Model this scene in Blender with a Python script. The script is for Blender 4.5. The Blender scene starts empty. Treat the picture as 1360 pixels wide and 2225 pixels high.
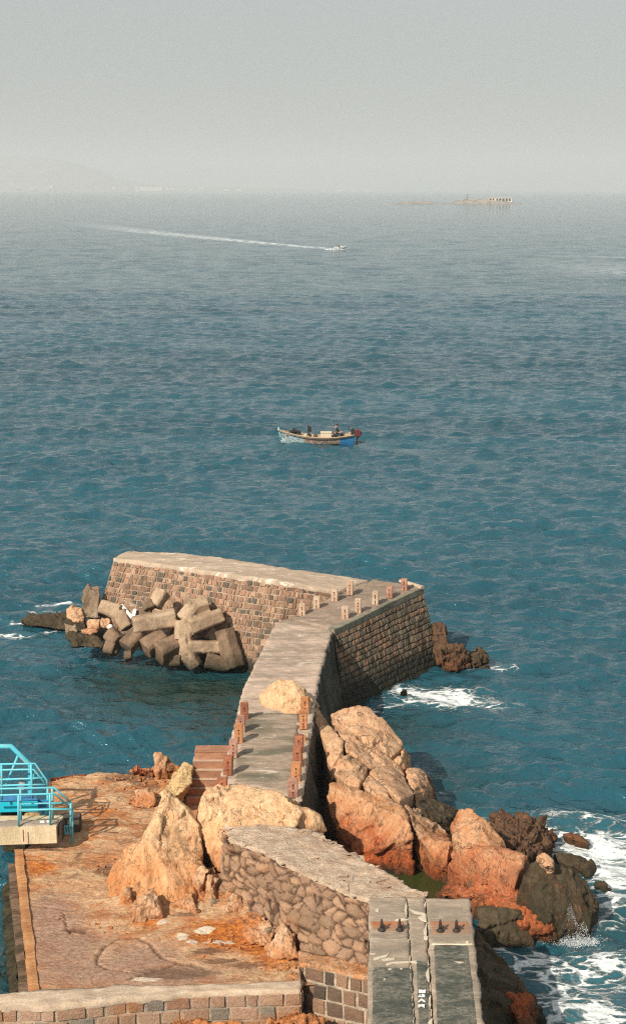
import bpy, bmesh, math, random
import numpy as np
from mathutils import Vector, Matrix
R = math.radians
random.seed(7)
rng = np.random.default_rng(11)
SC = bpy.context.scene
COL = SC.collection

# ------------------------------------------------------------------ camera, sky, sun, exposure
CAM_H, PITCH, FPX = 22.0, 12.37, 3200.0
cam_d = bpy.data.cameras.new('camera')
cam = bpy.data.objects.new('camera', cam_d); COL.objects.link(cam)
cam.location = (0, 0, CAM_H); cam.rotation_euler = (R(90 - PITCH), 0, 0)
cam_d.sensor_fit = 'VERTICAL'; cam_d.sensor_height = 36; cam_d.lens = FPX / 2225 * 36
cam_d.clip_start = 0.5; cam_d.clip_end = 60000
SC.camera = cam

SUN_AZ, SUN_EL = 38.0, 37.0
world = bpy.data.worlds.new('World'); SC.world = world; world.use_nodes = True
wt = world.node_tree; wt.nodes.clear()
sky = wt.nodes.new('ShaderNodeTexSky'); sky.sky_type = 'NISHITA'; sky.sun_disc = False
sky.sun_elevation = R(SUN_EL); sky.sun_rotation = R(180 + SUN_AZ)
sky.air_density = 1.0; sky.dust_density = 4.0; sky.ozone_density = 1.0
hs = wt.nodes.new('ShaderNodeHueSaturation'); hs.inputs['Saturation'].default_value = 0.5
tint = wt.nodes.new('ShaderNodeMix'); tint.data_type = 'RGBA'; tint.blend_type = 'MULTIPLY'
tint.inputs['Factor'].default_value = 1.0; tint.inputs[7].default_value = (0.96, 0.99, 1.0, 1)
bg = wt.nodes.new('ShaderNodeBackground'); bg.inputs['Strength'].default_value = 0.096
wo = wt.nodes.new('ShaderNodeOutputWorld')
wt.links.new(sky.outputs[0], hs.inputs['Color']); wt.links.new(hs.outputs[0], tint.inputs[6])
veil = wt.nodes.new('ShaderNodeMix'); veil.data_type = 'RGBA'; veil.inputs['Factor'].default_value = 0.55      # high thin haze evens the sky out
veil.inputs[7].default_value = (4.55, 4.75, 4.70, 1); wt.links.new(tint.outputs[2], veil.inputs[6])
wt.links.new(veil.outputs[2], bg.inputs['Color']); wt.links.new(bg.outputs[0], wo.inputs[0])

sun_d = bpy.data.lights.new('sun', 'SUN'); sun_d.energy = 4.6; sun_d.angle = R(0.6); sun_d.color = (1.0, 0.90, 0.76)
sun = bpy.data.objects.new('sun', sun_d); COL.objects.link(sun)
sdir = Vector((-math.sin(R(SUN_AZ)) * math.cos(R(SUN_EL)), -math.cos(R(SUN_AZ)) * math.cos(R(SUN_EL)), math.sin(R(SUN_EL))))
sun.rotation_euler = sdir.to_track_quat('Z', 'Y').to_euler(); sun.location = (-40, -40, 60)

SC.view_settings.view_transform = 'Standard'; SC.view_settings.look = 'None'
SC.view_settings.exposure = 0.25; SC.view_settings.gamma = 1.0; SC.view_settings.use_curve_mapping = False
SC.render.engine = 'CYCLES'
SC.cycles.use_denoising = False; SC.cycles.pixel_filter_type = 'BLACKMAN_HARRIS'; SC.cycles.filter_width = 1.15; SC.cycles.sample_clamp_indirect = 2.0; SC.cycles.sample_clamp_direct = 5.0
SC.cycles.max_bounces = 6; SC.cycles.diffuse_bounces = 3; SC.cycles.glossy_bounces = 3
SC.cycles.volume_bounces = 1; SC.cycles.caustics_reflective = False; SC.cycles.caustics_refractive = False

# ------------------------------------------------------------------ measuring the photograph
_cp, _sp = math.cos(R(PITCH)), math.sin(R(PITCH))
def ray(px, py):
    a, b = (px - 680) / FPX, (py - 1112.5) / FPX
    return np.array([a, _cp - b * _sp, -_sp - b * _cp])
def G(px, py, h):            # the point at height h above the sea seen at that spot
    d = ray(px, py); t = (h - CAM_H) / d[2]
    return np.array([d[0] * t, d[1] * t, h])
def P(px, py, D):            # the point at ground distance D seen at that spot
    d = ray(px, py); t = D / d[1]
    return np.array([d[0] * t, D, CAM_H + d[2] * t])

# ------------------------------------------------------------------ noise in numpy
_perm = rng.permutation(256); _perm = np.concatenate([_perm, _perm, _perm])
_grad = rng.normal(size=(256, 3)); _grad /= np.linalg.norm(_grad, axis=1)[:, None]
_rand = rng.random((256, 4))
def _h(i, j, k): return _perm[_perm[_perm[i & 255] + (j & 255)] + (k & 255)]
def pn(Q):
    Q = np.asarray(Q, float); I = np.floor(Q).astype(int); F = Q - I; W = F * F * F * (F * (F * 6 - 15) + 10)
    out = 0
    for a in (0, 1):
        for b in (0, 1):
            for c in (0, 1):
                g = _grad[_h(I[:, 0] + a, I[:, 1] + b, I[:, 2] + c)]
                d = (g * (F - np.array([a, b, c]))).sum(1)
                w = (W[:, 0] if a else 1 - W[:, 0]) * (W[:, 1] if b else 1 - W[:, 1]) * (W[:, 2] if c else 1 - W[:, 2])
                out = out + d * w
    return out * 1.6
def fbm(Q, o=4, g=0.5):
    s, a = 0, 1.0; Q = np.asarray(Q, float)
    for k in range(o): s = s + a * pn(Q * 2 ** k + 17.3 * k); a *= g
    return s
def ridged(Q, o=4):
    s, a = 0, 1.0
    for k in range(o): s = s + a * (1 - 2 * np.abs(pn(Q * 2 ** k + 9.1 * k))); a *= 0.5
    return s / 2
def vor(Q):                  # F1, F2, cell id, offset from the cell's seed
    I = np.floor(Q).astype(int); n = len(Q)
    f1 = np.full(n, 9e9); f2 = np.full(n, 9e9); cid = np.zeros(n, int); off = np.zeros((n, 3))
    for a in (-1, 0, 1):
        for b in (-1, 0, 1):
            for c in (-1, 0, 1):
                J = I + np.array([a, b, c]); hh = _h(J[:, 0], J[:, 1], J[:, 2])
                v = Q - (J + _rand[hh, :3]); d = (v * v).sum(1)
                cl = d < f1
                f2 = np.where(cl, f1, np.minimum(f2, d)); f1 = np.where(cl, d, f1)
                cid = np.where(cl, hh, cid); off[cl] = v[cl]
    return np.sqrt(f1), np.sqrt(f2), cid, off
def sstep(a, b, x):
    t = np.clip((x - a) / (b - a), 0, 1); return t * t * (3 - 2 * t)

# ------------------------------------------------------------------ object helpers
def tag(o, label=None, cat=None, group=None, kind=None):
    for k, v in (('label', label), ('category', cat), ('group', group), ('kind', kind)):
        if v: o[k] = v
    return o
def add(name, me, mat=None, parent=None, smooth=False):
    me.name = name
    o = bpy.data.objects.new(name, me); COL.objects.link(o)
    if mat: me.materials.clear(); me.materials.append(mat)
    if parent: o.parent = parent
    if smooth: me.polygons.foreach_set('use_smooth', [True] * len(me.polygons))
    return o
def empty(name, loc=(0, 0, 0), rz=0):
    o = bpy.data.objects.new(name, None); COL.objects.link(o); o.location = Vector(loc); o.rotation_euler.z = rz
    o.empty_display_size = 0.2; return o
def attr(me, name, vals):
    a = me.attributes.new(name, 'FLOAT', 'POINT'); a.data.foreach_set('value', np.asarray(vals, np.float32))
def pymesh(name, V, F, mat=None, parent=None, smooth=False, attrs=None):
    me = bpy.data.meshes.new(name); me.from_pydata([tuple(map(float, v)) for v in V], [], F); me.update()
    if attrs:
        for k, v in attrs.items(): attr(me, k, v)
    return add(name, me, mat, parent, smooth)
def gridmesh(name, V, nr, nc, mat=None, parent=None, smooth=True, attrs=None, keep=None):
    """V: (nr*nc,3) row by row"""
    i = np.arange(nr - 1)[:, None] * nc + np.arange(nc - 1)[None, :]
    F = np.stack([i, i + 1, i + nc + 1, i + nc], -1).reshape(-1, 4)
    if keep is not None: F = F[keep[F].all(1)]
    me = bpy.data.meshes.new(name)
    me.vertices.add(len(V)); me.vertices.foreach_set('co', np.asarray(V, np.float32).ravel())
    me.loops.add(len(F) * 4); me.loops.foreach_set('vertex_index', F.ravel().astype(np.int32))
    me.polygons.add(len(F)); me.polygons.foreach_set('loop_start', (np.arange(len(F)) * 4).astype(np.int32))
    me.polygons.foreach_set('loop_total', np.full(len(F), 4, np.int32))
    me.update(); me.validate()
    if attrs:
        for k, v in attrs.items(): attr(me, k, v)
    return add(name, me, mat, parent, smooth)
class MB:
    """collects simple solids, builds ONE mesh"""
    def __init__(s): s.bm = bmesh.new()
    def box(s, c, d, rot=None, bev=0.0):
        r = bmesh.ops.create_cube(s.bm, size=1.0); vs = r['verts']
        M = Matrix.Translation(Vector(c)) @ (rot.to_4x4() if rot is not None else Matrix.Identity(4)) @ Matrix.Diagonal((*d, 1))
        bmesh.ops.transform(s.bm, matrix=M, verts=vs)
        if bev: bmesh.ops.bevel(s.bm, geom=list({e for v in vs for e in v.link_edges}), offset=bev, segments=2, affect='EDGES', clamp_overlap=True)
        return s
    def tube(s, pts, r, n=10):
        pts = [Vector(p) for p in pts]; rs = r if isinstance(r, (list, tuple)) else [r] * len(pts)
        rings = []; up = None
        for i, p in enumerate(pts):
            d = ((pts[i] - pts[i - 1]).normalized() if i else Vector()) + ((pts[i + 1] - pts[i]).normalized() if i < len(pts) - 1 else Vector())
            d.normalize(); a = Vector((0, 0, 1)) if abs(d.z) < .9 else Vector((1, 0, 0))
            x = d.cross(a).normalized(); y = d.cross(x).normalized()
            if up is not None:
                x = (up - d * up.dot(d)).normalized(); y = d.cross(x).normalized()
            up = x
            rings.append([s.bm.verts.new(p + (x * math.cos(2 * math.pi * k / n) + y * math.sin(2 * math.pi * k / n)) * rs[i]) for k in range(n)])
        for a, b in zip(rings, rings[1:]):
            for k in range(n): s.bm.faces.new((a[k], a[(k + 1) % n], b[(k + 1) % n], b[k]))
        s.bm.faces.new(rings[0][::-1]); s.bm.faces.new(rings[-1]); return s
    def bar(s, p0, p1, w, d, up=(0, 0, 1), taper=1.0, cham=0.0):
        p0, p1 = Vector(p0), Vector(p1); z = (p1 - p0).normalized(); x = z.cross(Vector(up)).normalized(); y = x.cross(z)
        def ring(p, k):
            W, D = w / 2 * k, d / 2 * k; c = cham * k
            q = [(W, -D + c), (W, D - c), (W - c, D), (-W + c, D), (-W, D - c), (-W, -D + c), (-W + c, -D), (W - c, -D)] if c else [(W, -D), (W, D), (-W, D), (-W, -D)]
            return [s.bm.verts.new(p + x * a + y * b) for a, b in q]
        A, B = ring(p0, 1.0), ring(p1, taper); n = len(A)
        for k in range(n): s.bm.faces.new((A[k], A[(k + 1) % n], B[(k + 1) % n], B[k]))
        s.bm.faces.new(A[::-1]); s.bm.faces.new(B); return s
    def lathe(s, c, prof, n=20, axis=None):
        c = Vector(c); rings = []
        M = axis.to_track_quat('Z', 'Y').to_matrix() if axis is not None else Matrix.Identity(3)
        for r, z in prof: rings.append([s.bm.verts.new(c + M @ Vector((r * math.cos(2 * math.pi * k / n), r * math.sin(2 * math.pi * k / n), z))) for k in range(n)])
        for a, b in zip(rings, rings[1:]):
            for k in range(n): s.bm.faces.new((a[k], a[(k + 1) % n], b[(k + 1) % n], b[k]))
        s.bm.faces.new(rings[0][::-1]); s.bm.faces.new(rings[-1]); return s
    def prism(s, poly, z0, z1):
        A = [s.bm.verts.new((x, y, z0)) for x, y in poly]; B = [s.bm.verts.new((x, y, z1)) for x, y in poly]; n = len(A)
        for k in range(n): s.bm.faces.new((A[k], A[(k + 1) % n], B[(k + 1) % n], B[k]))
        s.bm.faces.new(A[::-1]); s.bm.faces.new(B); return s
    def hull(s, pts):
        vs = [s.bm.verts.new(Vector(p)) for p in pts]
        bmesh.ops.convex_hull(s.bm, input=vs); loose = [v for v in s.bm.verts if not v.link_faces]
        bmesh.ops.delete(s.bm, geom=loose, context='VERTS'); return s
    def mesh(s, name='m'):
        bmesh.ops.recalc_face_normals(s.bm, faces=s.bm.faces)
        me = bpy.data.meshes.new(name); s.bm.to_mesh(me); s.bm.free(); return me
    def build(s, name, mat, parent=None, smooth=False): return add(name, s.mesh(name), mat, parent, smooth)
def remeshed(me, voxel, smooth_it):
    o = bpy.data.objects.new('tmp', me); COL.objects.link(o)
    m = o.modifiers.new('r', 'REMESH'); m.mode = 'VOXEL'; m.voxel_size = voxel
    if smooth_it: m2 = o.modifiers.new('s', 'SMOOTH'); m2.factor = 0.5; m2.iterations = smooth_it
    dg = bpy.context.evaluated_depsgraph_get(); out = bpy.data.meshes.new_from_object(o.evaluated_get(dg))
    bpy.data.objects.remove(o); return out
def displace(me, fn):
    n = len(me.vertices); co = np.zeros(n * 3, np.float32); me.vertices.foreach_get('co', co); co = co.reshape(-1, 3).astype(float)
    nr = np.zeros(n * 3, np.float32); me.vertices.foreach_get('normal', nr); nr = nr.reshape(-1, 3)
    d = fn(co); co = co + nr * d[:, None]
    me.vertices.foreach_set('co', co.astype(np.float32).ravel()); me.update()

# ------------------------------------------------------------------ material helpers
class NT:
    def __init__(s, name):
        s.m = bpy.data.materials.new(name); s.m.use_nodes = True; s.t = s.m.node_tree; s.t.nodes.clear()
        s.out = s.t.nodes.new('ShaderNodeOutputMaterial'); s.tc = s.t.nodes.new('ShaderNodeTexCoord')
        s.geo = s.t.nodes.new('ShaderNodeNewGeometry')
    def put(s, sock, v):
        if isinstance(v, bpy.types.NodeSocket): s.t.links.new(v, sock)
        elif isinstance(v, (tuple, list)) and len(v) == 3 and sock.type == 'RGBA': sock.default_value = (*v, 1)
        else: sock.default_value = v
    def pos(s, scale=(1, 1, 1), rot=(0, 0, 0)):
        n = s.t.nodes.new('ShaderNodeMapping'); s.t.links.new(s.geo.outputs['Position'], n.inputs[0])
        n.inputs['Scale'].default_value = scale; n.inputs['Rotation'].default_value = [R(a) for a in rot]; return n.outputs[0]
    def noise(s, vec, scale, detail=4, rough=0.55, dist=0.0):
        n = s.t.nodes.new('ShaderNodeTexNoise'); s.put(n.inputs['Vector'], vec); n.inputs['Scale'].default_value = scale
        n.inputs['Detail'].default_value = detail; n.inputs['Roughness'].default_value = rough; n.inputs['Distortion'].default_value = dist
        return n.outputs['Fac']
    def voro(s, vec, scale, feature='DISTANCE_TO_EDGE'):
        n = s.t.nodes.new('ShaderNodeTexVoronoi'); n.feature = feature; s.put(n.inputs['Vector'], vec); n.inputs['Scale'].default_value = scale
        return n.outputs['Distance']
    def ramp(s, f, a, b, c0=0.0, c1=1.0):
        n = s.t.nodes.new('ShaderNodeMapRange'); s.put(n.inputs[0], f); s.put(n.inputs[1], a); s.put(n.inputs[2], b)
        n.inputs[3].default_value = c0; n.inputs[4].default_value = c1; n.interpolation_type = 'SMOOTHSTEP'; return n.outputs[0]
    def math(s, op, a, b=0.0):
        n = s.t.nodes.new('ShaderNodeMath'); n.operation = op; s.put(n.inputs[0], a); s.put(n.inputs[1], b); return n.outputs[0]
    def mix(s, f, a, b, bt='MIX'):
        n = s.t.nodes.new('ShaderNodeMix'); n.data_type = 'RGBA'; n.blend_type = bt; s.put(n.inputs[0], f); s.put(n.inputs[6], a); s.put(n.inputs[7], b); return n.outputs[2]
    def attr(s, name):
        n = s.t.nodes.new('ShaderNodeAttribute'); n.attribute_name = name; return n.outputs['Fac']
    def z(s):
        n = s.t.nodes.new('ShaderNodeSeparateXYZ'); s.t.links.new(s.geo.outputs['Position'], n.inputs[0]); return n.outputs[2]
    def warp(s, vec, sc, amt):
        n = s.t.nodes.new('ShaderNodeTexNoise'); s.put(n.inputs['Vector'], vec); n.inputs['Scale'].default_value = sc; n.inputs['Detail'].default_value = 3
        v = s.t.nodes.new('ShaderNodeVectorMath'); v.operation = 'MULTIPLY_ADD'; s.t.links.new(n.outputs['Color'], v.inputs[0]); v.inputs[1].default_value = (amt,) * 3
        s.put(v.inputs[2], vec); return v.outputs[0]
    def bump(s, h, dist, strength=1.0, normal=None):
        n = s.t.nodes.new('ShaderNodeBump'); n.inputs['Distance'].default_value = dist; n.inputs['Strength'].default_value = strength
        s.put(n.inputs['Height'], h)
        if normal is not None: s.t.links.new(normal, n.inputs['Normal'])
        return n.outputs[0]
    def done(s, col, rough=0.85, normal=None, spec=0.3, metal=0.0, ior=None):
        b = s.t.nodes.new('ShaderNodeBsdfPrincipled'); s.put(b.inputs['Base Color'], col); s.put(b.inputs['Roughness'], rough)
        s.put(b.inputs['Specular IOR Level'], spec); b.inputs['Metallic'].default_value = metal
        if ior: b.inputs['IOR'].default_value = ior
        if normal is not None: s.t.links.new(normal, b.inputs['Normal'])
        s.t.links.new(b.outputs[0], s.out.inputs[0]); s.bsdf = b; return s.m

def rock_mat(name, pale, mid, rust, rust_z=(0.6, 1.9), dark_z=(0.1, 0.7), dark=(0.030, 0.027, 0.016), rust_amt=0.9, strata=(1, 1, 1), srot=(0, 0, 0), crack=1.0, bumpd=0.06):
    n = NT(name); p = n.pos(); ps = n.pos(strata, srot)
    big = n.noise(p, 0.55, 5, 0.6, 0.4); med = n.noise(ps, 2.3, 6, 0.65, 0.6); fine = n.noise(ps, 11, 8, 0.7)
    grain = n.noise(p, 45, 4, 0.7)
    c = n.mix(n.ramp(med, 0.34, 0.66), mid, pale)
    c = n.mix(n.ramp(big, 0.52, 0.74), c, tuple(v * 0.62 for v in mid))
    lines = lambda sc, vec, w_: n.ramp(n.math('ABSOLUTE', n.math('SUBTRACT', n.noise(vec, sc, 5, 0.6, 1.4), 0.5)), 0.0, w_, 1, 0)
    gate = n.ramp(n.noise(p, 1.7, 3), 0.44, 0.56)
    l1 = n.math('MULTIPLY', lines(0.9, n.pos((strata[0] * 1.3, strata[1], strata[2] * .6), (0, 25 + srot[1], 20)), 0.017), gate)
    l2 = n.math('MULTIPLY', lines(2.4, n.pos((strata[0] * 1.6, strata[1], strata[2] * .5), (0, 40 + srot[1], -15)), 0.024), n.ramp(n.noise(p, 2.3, 3), 0.47, 0.58))
    z = n.math('ADD', n.z(), n.math('MULTIPLY', n.math('SUBTRACT', n.noise(p, 0.9, 5, 0.65), 0.5), 3.2))
    rf = n.math('MULTIPLY', n.ramp(z, rust_z[0], rust_z[1], 1, 0), rust_amt)
    rf = n.math('MAXIMUM', rf, n.math('MULTIPLY', n.ramp(n.noise(ps, 1.4, 5, 0.6, 1.0), 0.58, 0.72), 0.55 * rust_amt))
    c = n.mix(rf, c, n.mix(n.ramp(fine, 0.35, 0.65), tuple(v * 0.55 for v in rust), rust))
    z2 = n.math('ADD', n.z(), n.math('MULTIPLY', n.math('SUBTRACT', n.noise(p, 1.5, 6, 0.7), 0.5), 1.6))
    c = n.mix(n.ramp(z2, dark_z[0], dark_z[1], 1, 0), c, dark)
    w = n.warp(ps, 2.0, 0.5)
    w = n.warp(n.pos((strata[0] * 1.5, strata[1] * .8, strata[2] * .55), (0, 28 + srot[1], 12)), 1.6, 0.7)
    ck = n.voro(w, 0.5); ck2 = n.voro(n.warp(n.pos((strata[0] * 2.2, strata[1], strata[2] * .5), (0, 35 + srot[1], -10)), 4.0, 0.45), 2.2)
    br = n.ramp(n.noise(p, 1.1, 2), 0.42, 0.58)
    cf = n.math('MULTIPLY', n.math('MULTIPLY', n.ramp(ck, 0.0, 0.022, 1, 0), br), 0.5 * crack)
    c = n.mix(n.math('MULTIPLY', l1, 0.75), c, (0.09, 0.045, 0.025)); c = n.mix(n.math('MULTIPLY', l2, 0.5), c, (0.13, 0.065, 0.035)); c = n.mix(n.math('MULTIPLY', cf, 0.5), c, (0.07, 0.04, 0.025)); c = n.mix(n.math('MULTIPLY', n.math('MULTIPLY', n.ramp(ck2, 0.0, 0.022, 1, 0), n.ramp(fine, .45, .6)), 0.35 * crack), c, (0.12, 0.06, 0.035))
    c = n.mix(1.0, c, n.mix(n.ramp(fine, 0.25, 0.75), (0.82, 0.80, 0.78), (1.16, 1.14, 1.1)), 'MULTIPLY')
    c = n.mix(0.25, c, n.mix(n.ramp(grain, 0.3, 0.7), (0.75, 0.75, 0.75), (1.2, 1.2, 1.2)), 'MULTIPLY')
    h = n.math('SUBTRACT', n.math('ADD', n.math('MULTIPLY', med, 1.2), n.math('MULTIPLY', fine, 0.42)), n.math('ADD', n.math('MULTIPLY', l1, 0.30), n.math('MULTIPLY', l2, 0.16)))
    h = n.math('ADD', h, n.math('MULTIPLY', n.ramp(ck, 0.0, 0.03), 0.22 * crack)); h = n.math('ADD', h, n.math('MULTIPLY', n.ramp(ck2, 0.0, 0.05), 0.10 * crack))
    h = n.math('ADD', h, n.math('MULTIPLY', grain, 0.035))
    return n.done(c, 0.88, n.bump(h, bumpd * 1.0), 0.25)

M = {}
M['rock_tan'] = rock_mat('rock_tan', (0.60, 0.39, 0.245), (0.52, 0.295, 0.165), (0.40, 0.13, 0.045), rust_z=(0.4, 1.5), rust_amt=0.75)
M['rock_hump'] = rock_mat('rock_hump', (0.70, 0.49, 0.30), (0.62, 0.37, 0.20), (0.56, 0.20, 0.055), rust_z=(1.3, 3.3), dark_z=(-3, -2), strata=(1.6, 1.6, 0.45), srot=(0, 18, 0), rust_amt=0.8, bumpd=0.035)
M['rock_orange'] = rock_mat('rock_orange', (0.56, 0.34, 0.20), (0.48, 0.23, 0.11), (0.44, 0.10, 0.028), rust_z=(0.7, 2.3), dark_z=(0.2, 0.9), rust_amt=0.95)
M['rock_crag'] = rock_mat('rock_crag', (0.54, 0.30, 0.17), (0.45, 0.20, 0.10), (0.43, 0.10, 0.028), rust_z=(0.8, 2.7), dark_z=(0.1, 0.9), rust_amt=0.8)
M['rock_dark'] = rock_mat('rock_dark', (0.10, 0.075, 0.045), (0.055, 0.045, 0.025), (0.26, 0.08, 0.025), rust_z=(-1.5, 0.4), dark_z=(-0.1, 0.6), rust_amt=0.6)
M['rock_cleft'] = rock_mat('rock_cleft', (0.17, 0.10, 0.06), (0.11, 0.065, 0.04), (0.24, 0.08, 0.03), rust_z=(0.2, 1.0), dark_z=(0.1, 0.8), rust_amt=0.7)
M['rock_seaweed'] = rock_mat('rock_seaweed', (0.14, 0.08, 0.045), (0.09, 0.05, 0.03), (0.28, 0.10, 0.04), rust_z=(-0.5, 0.9), dark_z=(-0.4, 0.5), rust_amt=0.7)
M['rock_grey'] = rock_mat('rock_grey', (0.33, 0.26, 0.19), (0.24, 0.17, 0.11), (0.26, 0.14, 0.08), rust_z=(-0.6, 0.6), dark_z=(0.15, 0.8), rust_amt=0.4)
M['rock_rubble'] = rock_mat('rock_rubble', (0.60, 0.42, 0.28), (0.46, 0.26, 0.14), (0.52, 0.17, 0.04), rust_z=(1.0, 2.3), dark_z=(-3, -2), rust_amt=0.8)

def stone_mat(name, cols, mortar, wet_z=None, dark=(0.035, 0.035, 0.025), moss=0.0, streak=0.0, orange=0.0):
    n = NT(name); p = n.pos(); r = n.attr('cell'); mo = n.attr('mortar')
    cr = n.t.nodes.new('ShaderNodeValToRGB'); n.t.links.new(r, cr.inputs[0]); cr.color_ramp.interpolation = 'CONSTANT'
    els = cr.color_ramp.elements
    for i, c in enumerate(cols):
        e = els[i] if i < 2 else els.new(i / len(cols))
        e.position = i / len(cols); e.color = (*c, 1)
    fine = n.noise(p, 14, 7, 0.7); med = n.noise(p, 3.2, 5, 0.65); grain = n.noise(p, 60, 3, 0.7)
    c = n.mix(n.ramp(fine, 0.3, 0.7), cr.outputs[0], n.mix(1.0, cr.outputs[0], (1.45, 1.4, 1.3), 'MULTIPLY'))
    m2 = n.mix(n.ramp(med, 0.35, 0.65), mortar, tuple(v * 0.55 for v in mortar))
    c = n.mix(mo, c, m2)
    if streak:
        st = n.noise(n.pos((2.2, 2.2, 0.12)), 1.6, 5, 0.6); c = n.mix(n.math('MULTIPLY', n.ramp(st, 0.45, 0.7), streak), c, (0.03, 0.03, 0.022))
    if orange:
        c = n.mix(n.math('MULTIPLY', n.ramp(n.noise(p, 0.9, 5, 0.6), 0.5, 0.66), orange), c, (0.44, 0.16, 0.035))
    c = n.mix(n.math('MULTIPLY', n.ramp(n.noise(p, 0.5, 5, 0.6, 0.5), 0.45, 0.75), 0.55), c, n.mix(1.0, c, (0.6, 0.58, 0.56), 'MULTIPLY'))
    if wet_z:
        z = n.math('ADD', n.z(), n.math('MULTIPLY', n.math('SUBTRACT', n.noise(p, 1.1, 5, 0.7), 0.5), 1.6))
        c = n.mix(n.ramp(z, wet_z[0], wet_z[1], 1, 0), c, dark)
    c = n.mix(0.6, c, n.mix(n.ramp(grain, 0.3, 0.7), (0.75, 0.75, 0.75), (1.2, 1.2, 1.2)), 'MULTIPLY')
    h = n.math('ADD', fine, n.math('MULTIPLY', grain, 0.25))
    return n.done(c, 0.9, n.bump(h, 0.05), 0.2)
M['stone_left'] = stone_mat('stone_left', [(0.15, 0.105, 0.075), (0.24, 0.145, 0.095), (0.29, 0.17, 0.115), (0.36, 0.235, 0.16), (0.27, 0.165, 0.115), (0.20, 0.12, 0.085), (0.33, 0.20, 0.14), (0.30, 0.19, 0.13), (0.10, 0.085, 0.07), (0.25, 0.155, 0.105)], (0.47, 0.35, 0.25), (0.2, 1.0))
M['stone_right'] = stone_mat('stone_right', [(0.13, 0.11, 0.08), (0.19, 0.125, 0.08), (0.22, 0.14, 0.09), (0.16, 0.13, 0.095), (0.26, 0.155, 0.10), (0.17, 0.135, 0.10)], (0.07, 0.06, 0.045), (0.5, 1.5), streak=0.75)  # mortar dark, pale on the sunlit wall: shade put into the colour
M['stone_front'] = stone_mat('stone_front', [(0.31, 0.19, 0.13), (0.37, 0.24, 0.17), (0.27, 0.15, 0.10), (0.34, 0.22, 0.15), (0.20, 0.17, 0.14)], (0.56, 0.44, 0.32), (-1.0, -0.4), orange=0.45)
M['stone_block'] = stone_mat('stone_block', [(0.08, 0.06, 0.045), (0.22, 0.135, 0.09), (0.13, 0.09, 0.065), (0.18, 0.11, 0.075), (0.27, 0.165, 0.11)], (0.60, 0.48, 0.36), (-1.5, -0.8))
M['rubble_stone'] = stone_mat('rubble_stone', [(0.26, 0.165, 0.11), (0.31, 0.195, 0.125), (0.23, 0.15, 0.10), (0.34, 0.215, 0.14), (0.28, 0.18, 0.125)], (0.10, 0.06, 0.04), orange=0.25)  # dark mortar colour paints the thin shadows in the joints

def concrete_mat(name, a, b, stain=(0.09, 0.085, 0.065), stain_amt=0.6, white=0.0, scale=1.0, stretch=(0.5, 1.6, 1), bumpd=0.03, rust=0.0, wet_z=None):
    n = NT(name); p = n.pos(); ps = n.pos(stretch)
    big = n.noise(ps, 0.8 * scale, 6, 0.62, 0.5); med = n.noise(ps, 3.5 * scale, 6, 0.7, 0.3); fine = n.noise(p, 22, 6, 0.7)
    c = n.mix(n.ramp(med, 0.35, 0.65), a, b)
    c = n.mix(n.math('MULTIPLY', n.ramp(big, 0.42, 0.62), stain_amt), c, stain)
    if white: c = n.mix(n.math('MULTIPLY', n.ramp(n.noise(ps, 1.7 * scale, 7, 0.7, 1.2), 0.56, 0.62), white), c, (0.66, 0.58, 0.47))
    if rust: c = n.mix(n.math('MULTIPLY', n.ramp(n.noise(p, 1.3, 6, 0.65, 0.6), 0.5, 0.64), rust), c, (0.36, 0.12, 0.05))
    if wet_z:
        z = n.math('ADD', n.z(), n.math('MULTIPLY', n.math('SUBTRACT', n.noise(p, 1.3, 5, 0.7), 0.5), 1.4)); c = n.mix(n.ramp(z, wet_z[0], wet_z[1], 1, 0), c, (0.05, 0.043, 0.027))
    c = n.mix(0.7, c, n.mix(n.ramp(fine, 0.3, 0.7), (0.72, 0.72, 0.72), (1.22, 1.2, 1.18)), 'MULTIPLY')
    return n.done(c, 0.9, n.bump(n.math('ADD', n.math('MULTIPLY', med, 1.0), n.math('MULTIPLY', fine, 0.5)), bumpd), 0.2)
M['deck'] = concrete_mat('deck', (0.46, 0.34, 0.26), (0.55, 0.43, 0.34), stain=(0.20, 0.16, 0.125), stain_amt=0.6, white=0.45)
M['crest'] = concrete_mat('crest', (0.42, 0.32, 0.24), (0.50, 0.39, 0.29), stain_amt=0.2, white=0.9)
M['platform'] = concrete_mat('platform', (0.26, 0.19, 0.145), (0.33, 0.25, 0.19), stain_amt=0.4, white=0.3)
M['coping'] = concrete_mat('coping', (0.48, 0.36, 0.26), (0.60, 0.47, 0.34), stain_amt=0.3, white=0.5)
M['coping_dark'] = concrete_mat('coping_dark', (0.20, 0.19, 0.14), (0.28, 0.25, 0.19), stain_amt=0.5, white=0.25)
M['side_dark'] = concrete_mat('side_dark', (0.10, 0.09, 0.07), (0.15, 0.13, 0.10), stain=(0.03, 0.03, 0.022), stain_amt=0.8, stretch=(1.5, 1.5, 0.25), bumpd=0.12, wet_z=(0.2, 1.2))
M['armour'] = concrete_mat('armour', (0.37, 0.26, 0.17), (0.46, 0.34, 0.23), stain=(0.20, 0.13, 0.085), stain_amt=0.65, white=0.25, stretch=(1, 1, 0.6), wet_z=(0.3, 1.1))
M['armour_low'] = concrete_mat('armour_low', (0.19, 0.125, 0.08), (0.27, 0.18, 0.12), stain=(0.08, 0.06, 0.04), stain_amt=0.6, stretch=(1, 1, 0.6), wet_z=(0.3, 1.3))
M['post_brick'] = concrete_mat('post_brick', (0.33, 0.12, 0.07), (0.42, 0.18, 0.10), stain=(0.16, 0.06, 0.04), stain_amt=0.5, scale=2.5)
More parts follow.
